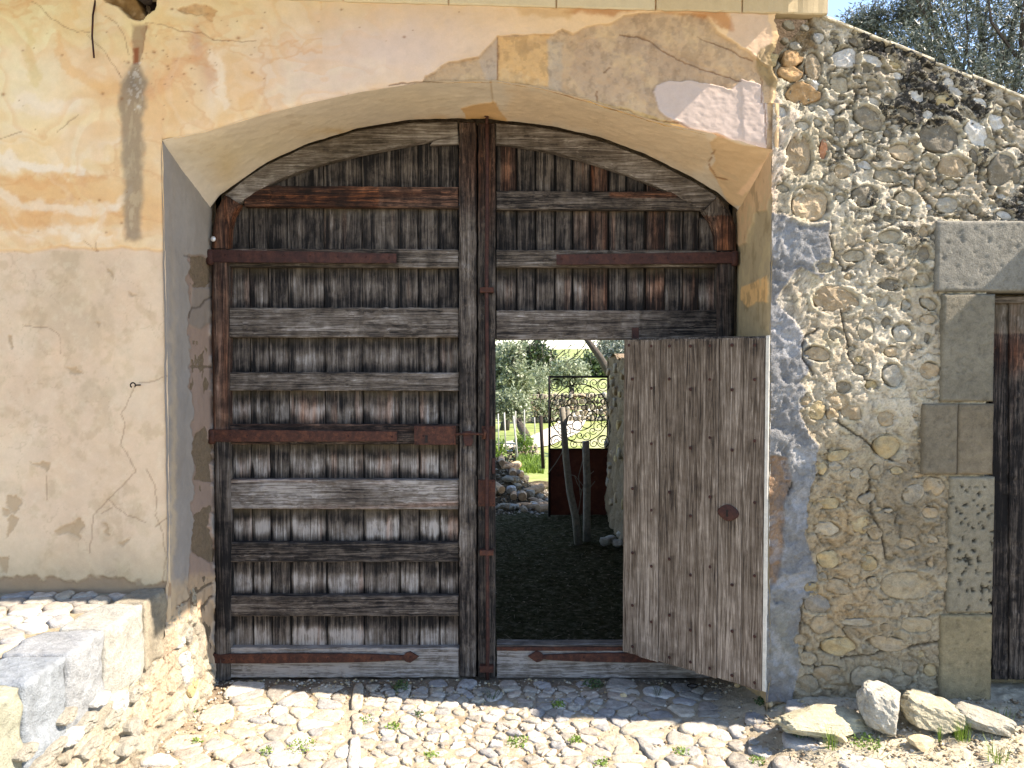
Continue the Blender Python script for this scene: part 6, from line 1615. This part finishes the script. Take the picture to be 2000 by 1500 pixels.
# wire fence posts
wf = thing('wire_fence', (0, 9.6, 0), 'thin wire fence with metal posts across the garden behind the gate', 'fence')
for (u0, v0, u1, v1, r) in ((985, 806, 988, 880, .014), (1003, 812, 1012, 910, .018), (1024, 800, 1025, 862, .012), (1007, 803, 1007, 850, .01), (973, 808, 974, 880, .012), (1044, 815, 1045, 850, .01)):
    mk('post', *tube([at(u0, v0, 14.2), at(u1, v1, 14.2)], r, 6), simple('pale_post', (.3, .29, .26), (.45, .43, .4), 10) if 'pale_post' not in bpy.data.materials else bpy.data.materials['pale_post'], wf)
mk('post', *tube([at(1056, 812, 12.), at(1061, 915, 12.)], .03, 7), M_DARK, wf)
wr = MB()
for v in (820, 835, 850, 865): wr.tube([at(950, v+2, 14.2), at(1010, v, 14.2), at(1060, v+2, 14.2)], .003, 4)
wr.build('wires', M_BLACK, wf)

# ------------------------------------------------------------------ trees
def leafcloud(clumps, per, L, wd_, seed, droop=.2):
    """sprays of narrow leaves along short twigs inside each clump"""
    rs = np.random.RandomState(seed); Cs = []; Vs = []
    for (c, r, sh) in clumps:
        n = per
        d = rs.normal(size=(n, 3)); d /= np.linalg.norm(d, axis=1, keepdims=True)
        pos = np.array(c)+d*(rs.rand(n, 1)**.45)*np.array(r)
        tw = d*.6+rs.normal(size=(n, 3))*.6+np.array([0, 0, -droop]); tw /= np.linalg.norm(tw, axis=1, keepdims=True)
        for k in range(7):
            p0 = pos+tw*(k*L*.42); ld = tw*.5+rs.normal(size=(n, 3))*.6; ld /= np.linalg.norm(ld, axis=1, keepdims=True)
            sd = np.cross(ld, rs.normal(size=(n, 3))); sd /= np.linalg.norm(sd, axis=1, keepdims=True)
            l_ = L*(.7+.6*rs.rand(n, 1)); Vs.append(np.stack([p0, p0+ld*l_*.5+sd*wd_, p0+ld*l_, p0+ld*l_*.5-sd*wd_], 1).reshape(-1, 3))
            Cs.append(np.repeat(np.clip(rs.rand(n)**1.5*sh, 0, 1), 4))
    V = np.concatenate(Vs); C = np.concatenate(Cs); F = np.arange(len(V)).reshape(-1, 4)
    return V, F, np.stack([C, C*0, C*0], 1)
def tree(lb, base, h, clumps, per, L, wd_, seed, mat, cat='tree', group=None, limbs=6, tr=.12, bark=None, nm='olive_tree'):
    t = thing(nm, base, lb, cat, group); b0 = Vector(base); rs = np.random.RandomState(seed)
    cen = Vector(np.mean([c for c, r, s_ in clumps], 0))
    mid = b0.lerp(cen, .55)+Vector((rs.normal()*.1, 0, 0))
    mk('trunk', *tube([b0, b0.lerp(mid, .5)+Vector((.05, 0, 0)), mid], [tr*1.2, tr, tr*.75], 9), bark or M_BARKD, t)
    lm = MB()
    for c, r, s_ in clumps[:limbs*3]:
        c = Vector(c); q = mid.lerp(c, .5)+Vector((rs.normal(), rs.normal(), rs.normal()))*.08*h*.3
        lm.tube([mid, q, c], [tr*.5, tr*.28, tr*.08], 6)
        for _ in range(4):
            e = c+Vector((rs.normal()*r[0], rs.normal()*r[1], rs.normal()*r[2]))*.5; lm.tube([q.lerp(c, .6), q.lerp(e, .8), e], [tr*.12, tr*.08, tr*.03], 4)
    lm.build('limbs', bark or M_BARKD, t)
    V, F, C = leafcloud(clumps, per, L, wd_, seed)
    mk('crown', V, F, mat, t, False, col=C)
    return t
# big olive above the rubble wall
rs = np.random.RandomState(8); cl = []
DO = 8.6
for (u, v, r) in ((1725, 66, .2), (1700, 34, .12), (1790, 95, .34), (1850, 60, .36), (1830, 10, .3), (1900, 110, .4), (1960, 60, .42), (1930, 0, .34), (1990, 130, .4), (2040, 70, .5), (2010, 0, .4), (1870, 150, .34), (1950, 170, .34), (1760, 120, .28), (2100, 30, .5), (2120, 120, .5),
                  (1800, -60, .4), (1900, -90, .5), (2020, -110, .5), (1668, 52, .07), (1980, 190, .4), (1772, 20, .14), (2060, 180, .5), (1790, -60, .2)):
    q = at(u, v, DO+rs.uniform(-.5, .7)); cl.append((q[:], (r, r*1.2, r*.85), .65+.5*rs.rand()))
tree('silvery olive tree rising above the sloping top of the rubble wall', (5.6, 4.6, -.05), 6, cl, 240, .062, .0065, 8, M_OLIVE, limbs=8, tr=.16)
def cl_px(specs, D, rs, sh=1.):
    out = []
    for (u, v, r) in specs:
        q = at(u, v, D+rs.uniform(-.8, .8)); r2 = r*D/FPX; out.append((q[:], (r2, r2, r2*.85), sh*(.6+.6*rs.rand())))
    return out
def gb(u, D):
    y = CAMY+D; x = (u-1000)/FPX*D; return (x, y, float(field_z(np.array([x]), np.array([y]))[0]))
tree('tall dark green tree standing farthest left through the wicket', gb(1040, 46), 6, cl_px([(1035, 690, 20), (1022, 705, 20), (1052, 702, 18), (1040, 720, 18), (1062, 712, 14)], 46, rs), 130, .3, .07, 21, M_GREEN, nm='dark_tree')
tree('bushy grey green olive at the left edge of the wicket view', gb(985, 22), 4, cl_px([(975, 690, 22), (990, 720, 26), (975, 745, 26), (1010, 735, 22), (985, 770, 20), (1000, 690, 16), (960, 720, 26), (1015, 760, 14)], 22, rs, 1.2), 150, .12, .03, 22, M_OLIVE2)
tree('round silvery bush in the middle of the wicket view', gb(1030, 19), 3, cl_px([(985, 795, 18), (1000, 785, 18), (1012, 800, 14), (975, 790, 18)], 19, rs, 1.2), 130, .1, .025, 23, M_OLIVE2, nm='grey_bush', cat='bush')
tree('feathery pale bush just above the iron gate', gb(1110, 30), 3, cl_px([(1105, 722, 18), (1120, 730, 16), (1090, 733, 14), (1130, 720, 12)], 30, rs, 1.3), 130, .14, .035, 24, M_OLIVE2, nm='pale_bush', cat='bush')
tree('half bare tree with grey twigs left of the iron gate top', gb(1050, 26), 4, cl_px([(1045, 745, 16), (1035, 760, 14), (1062, 752, 12), (1055, 730, 14)], 26, rs, 1.3), 60, .12, .02, 25, M_OLIVE2, nm='bare_tree')
tree('dark rounded tree on the crest behind the iron gate', gb(1155, 60), 3, cl_px([(1150, 716, 9), (1166, 717, 10), (1184, 714, 11)], 60, rs), 110, .4, .1, 26, M_GREEN, nm='dark_tree')
tree('olive tree with a leaning trunk at the right edge of the wicket view', gb(1192, 17), 4, cl_px([(1185, 676, 9), (1195, 688, 10), (1205, 672, 12), (1210, 690, 12)], 17, rs, 1.1), 90, .1, .02, 27, M_OLIVE, bark=M_BARK)
tree('sunny low shrub behind the heap of firewood', gb(1025, 15.5), 1, cl_px([(1020, 862, 9), (1030, 866, 8), (975, 872, 8)], 15.5, rs, 1.2), 70, .06, .015, 28, M_GRASS, nm='shrub', cat='shrub', tr=.02)
tree('tangle of grey branches between the fence and the iron gate', gb(1065, 24), 2, cl_px([(1070, 800, 14), (1050, 790, 10), (1085, 790, 12)], 24, rs, 1.3), 60, .1, .02, 29, M_OLIVE2, nm='bare_bush', cat='bush')
# arching bare branch across the top of the opening
br = thing('bare_branch_tree', gb(1192, 15), 'dark leaning bare trunk crossing the top of the wicket view', 'tree')
mk('trunk', *tube([at(1200, 740, 15), at(1185, 722, 15), at(1172, 698, 15), at(1155, 675, 15), at(1140, 655, 15)], [.09, .08, .07, .06, .05], 8), M_BARKD, br)
tw = MB()
for i in range(26):
    u, v = rs.uniform(1020, 1190), rs.uniform(655, 690); q = [at(u, v, 15)]
    for k in range(4): u += rs.uniform(-16, 4); v += rs.uniform(2, 16); q.append(at(u, v, 15+rs.rand()*.3))
    tw.tube(q, [.01, .008, .006, .004, .003], 4)
tw.build('twigs', M_BARKD, br)
# bright green vegetable bed
V, F, C = [], [], []
for i in range(1500):
    u, v = rs.uniform(1012, 1062), rs.uniform(893, 918); x, y = G(u, v, -.05); y += rs.rand()*.4
    a = rs.rand()*6.28; L = .1*(.5+rs.rand()); k0 = len(V); dx, dy = math.cos(a)*.02, math.sin(a)*.02; z = -.12
    V += [(x-dx, y-dy, z), (x+dx, y+dy, z), (x+dy*3, y+dx*3, z+L)]; F.append((k0, k0+1, k0+2)); q = rs.rand(); C += [(q, 0, 0)]*3
tag(mk('grass_bed', V, F, M_GRASS, None, False, col=np.array(C), kind='stuff'), 'patch of bright green grass behind the firewood heap', 'grass')
# unseen block added out of frame: its corner throws slanting shade on the wall
nb = MB(); nb.box(BX0, 6.5, YR-.37, 3.5, -.1, BX0-.2, S(200, 180, 140)); nb.box(BX0-.0, 6.6, YR-.40, 3.6, BX0-.2, BX0-.12, (.3, .2, .12))
tag(nb.build('unseen_shade_block', M_MORT, None, aux=(.1, .6, 0)), 'plain rendered building standing forward at the right of the rubble wall', 'building')
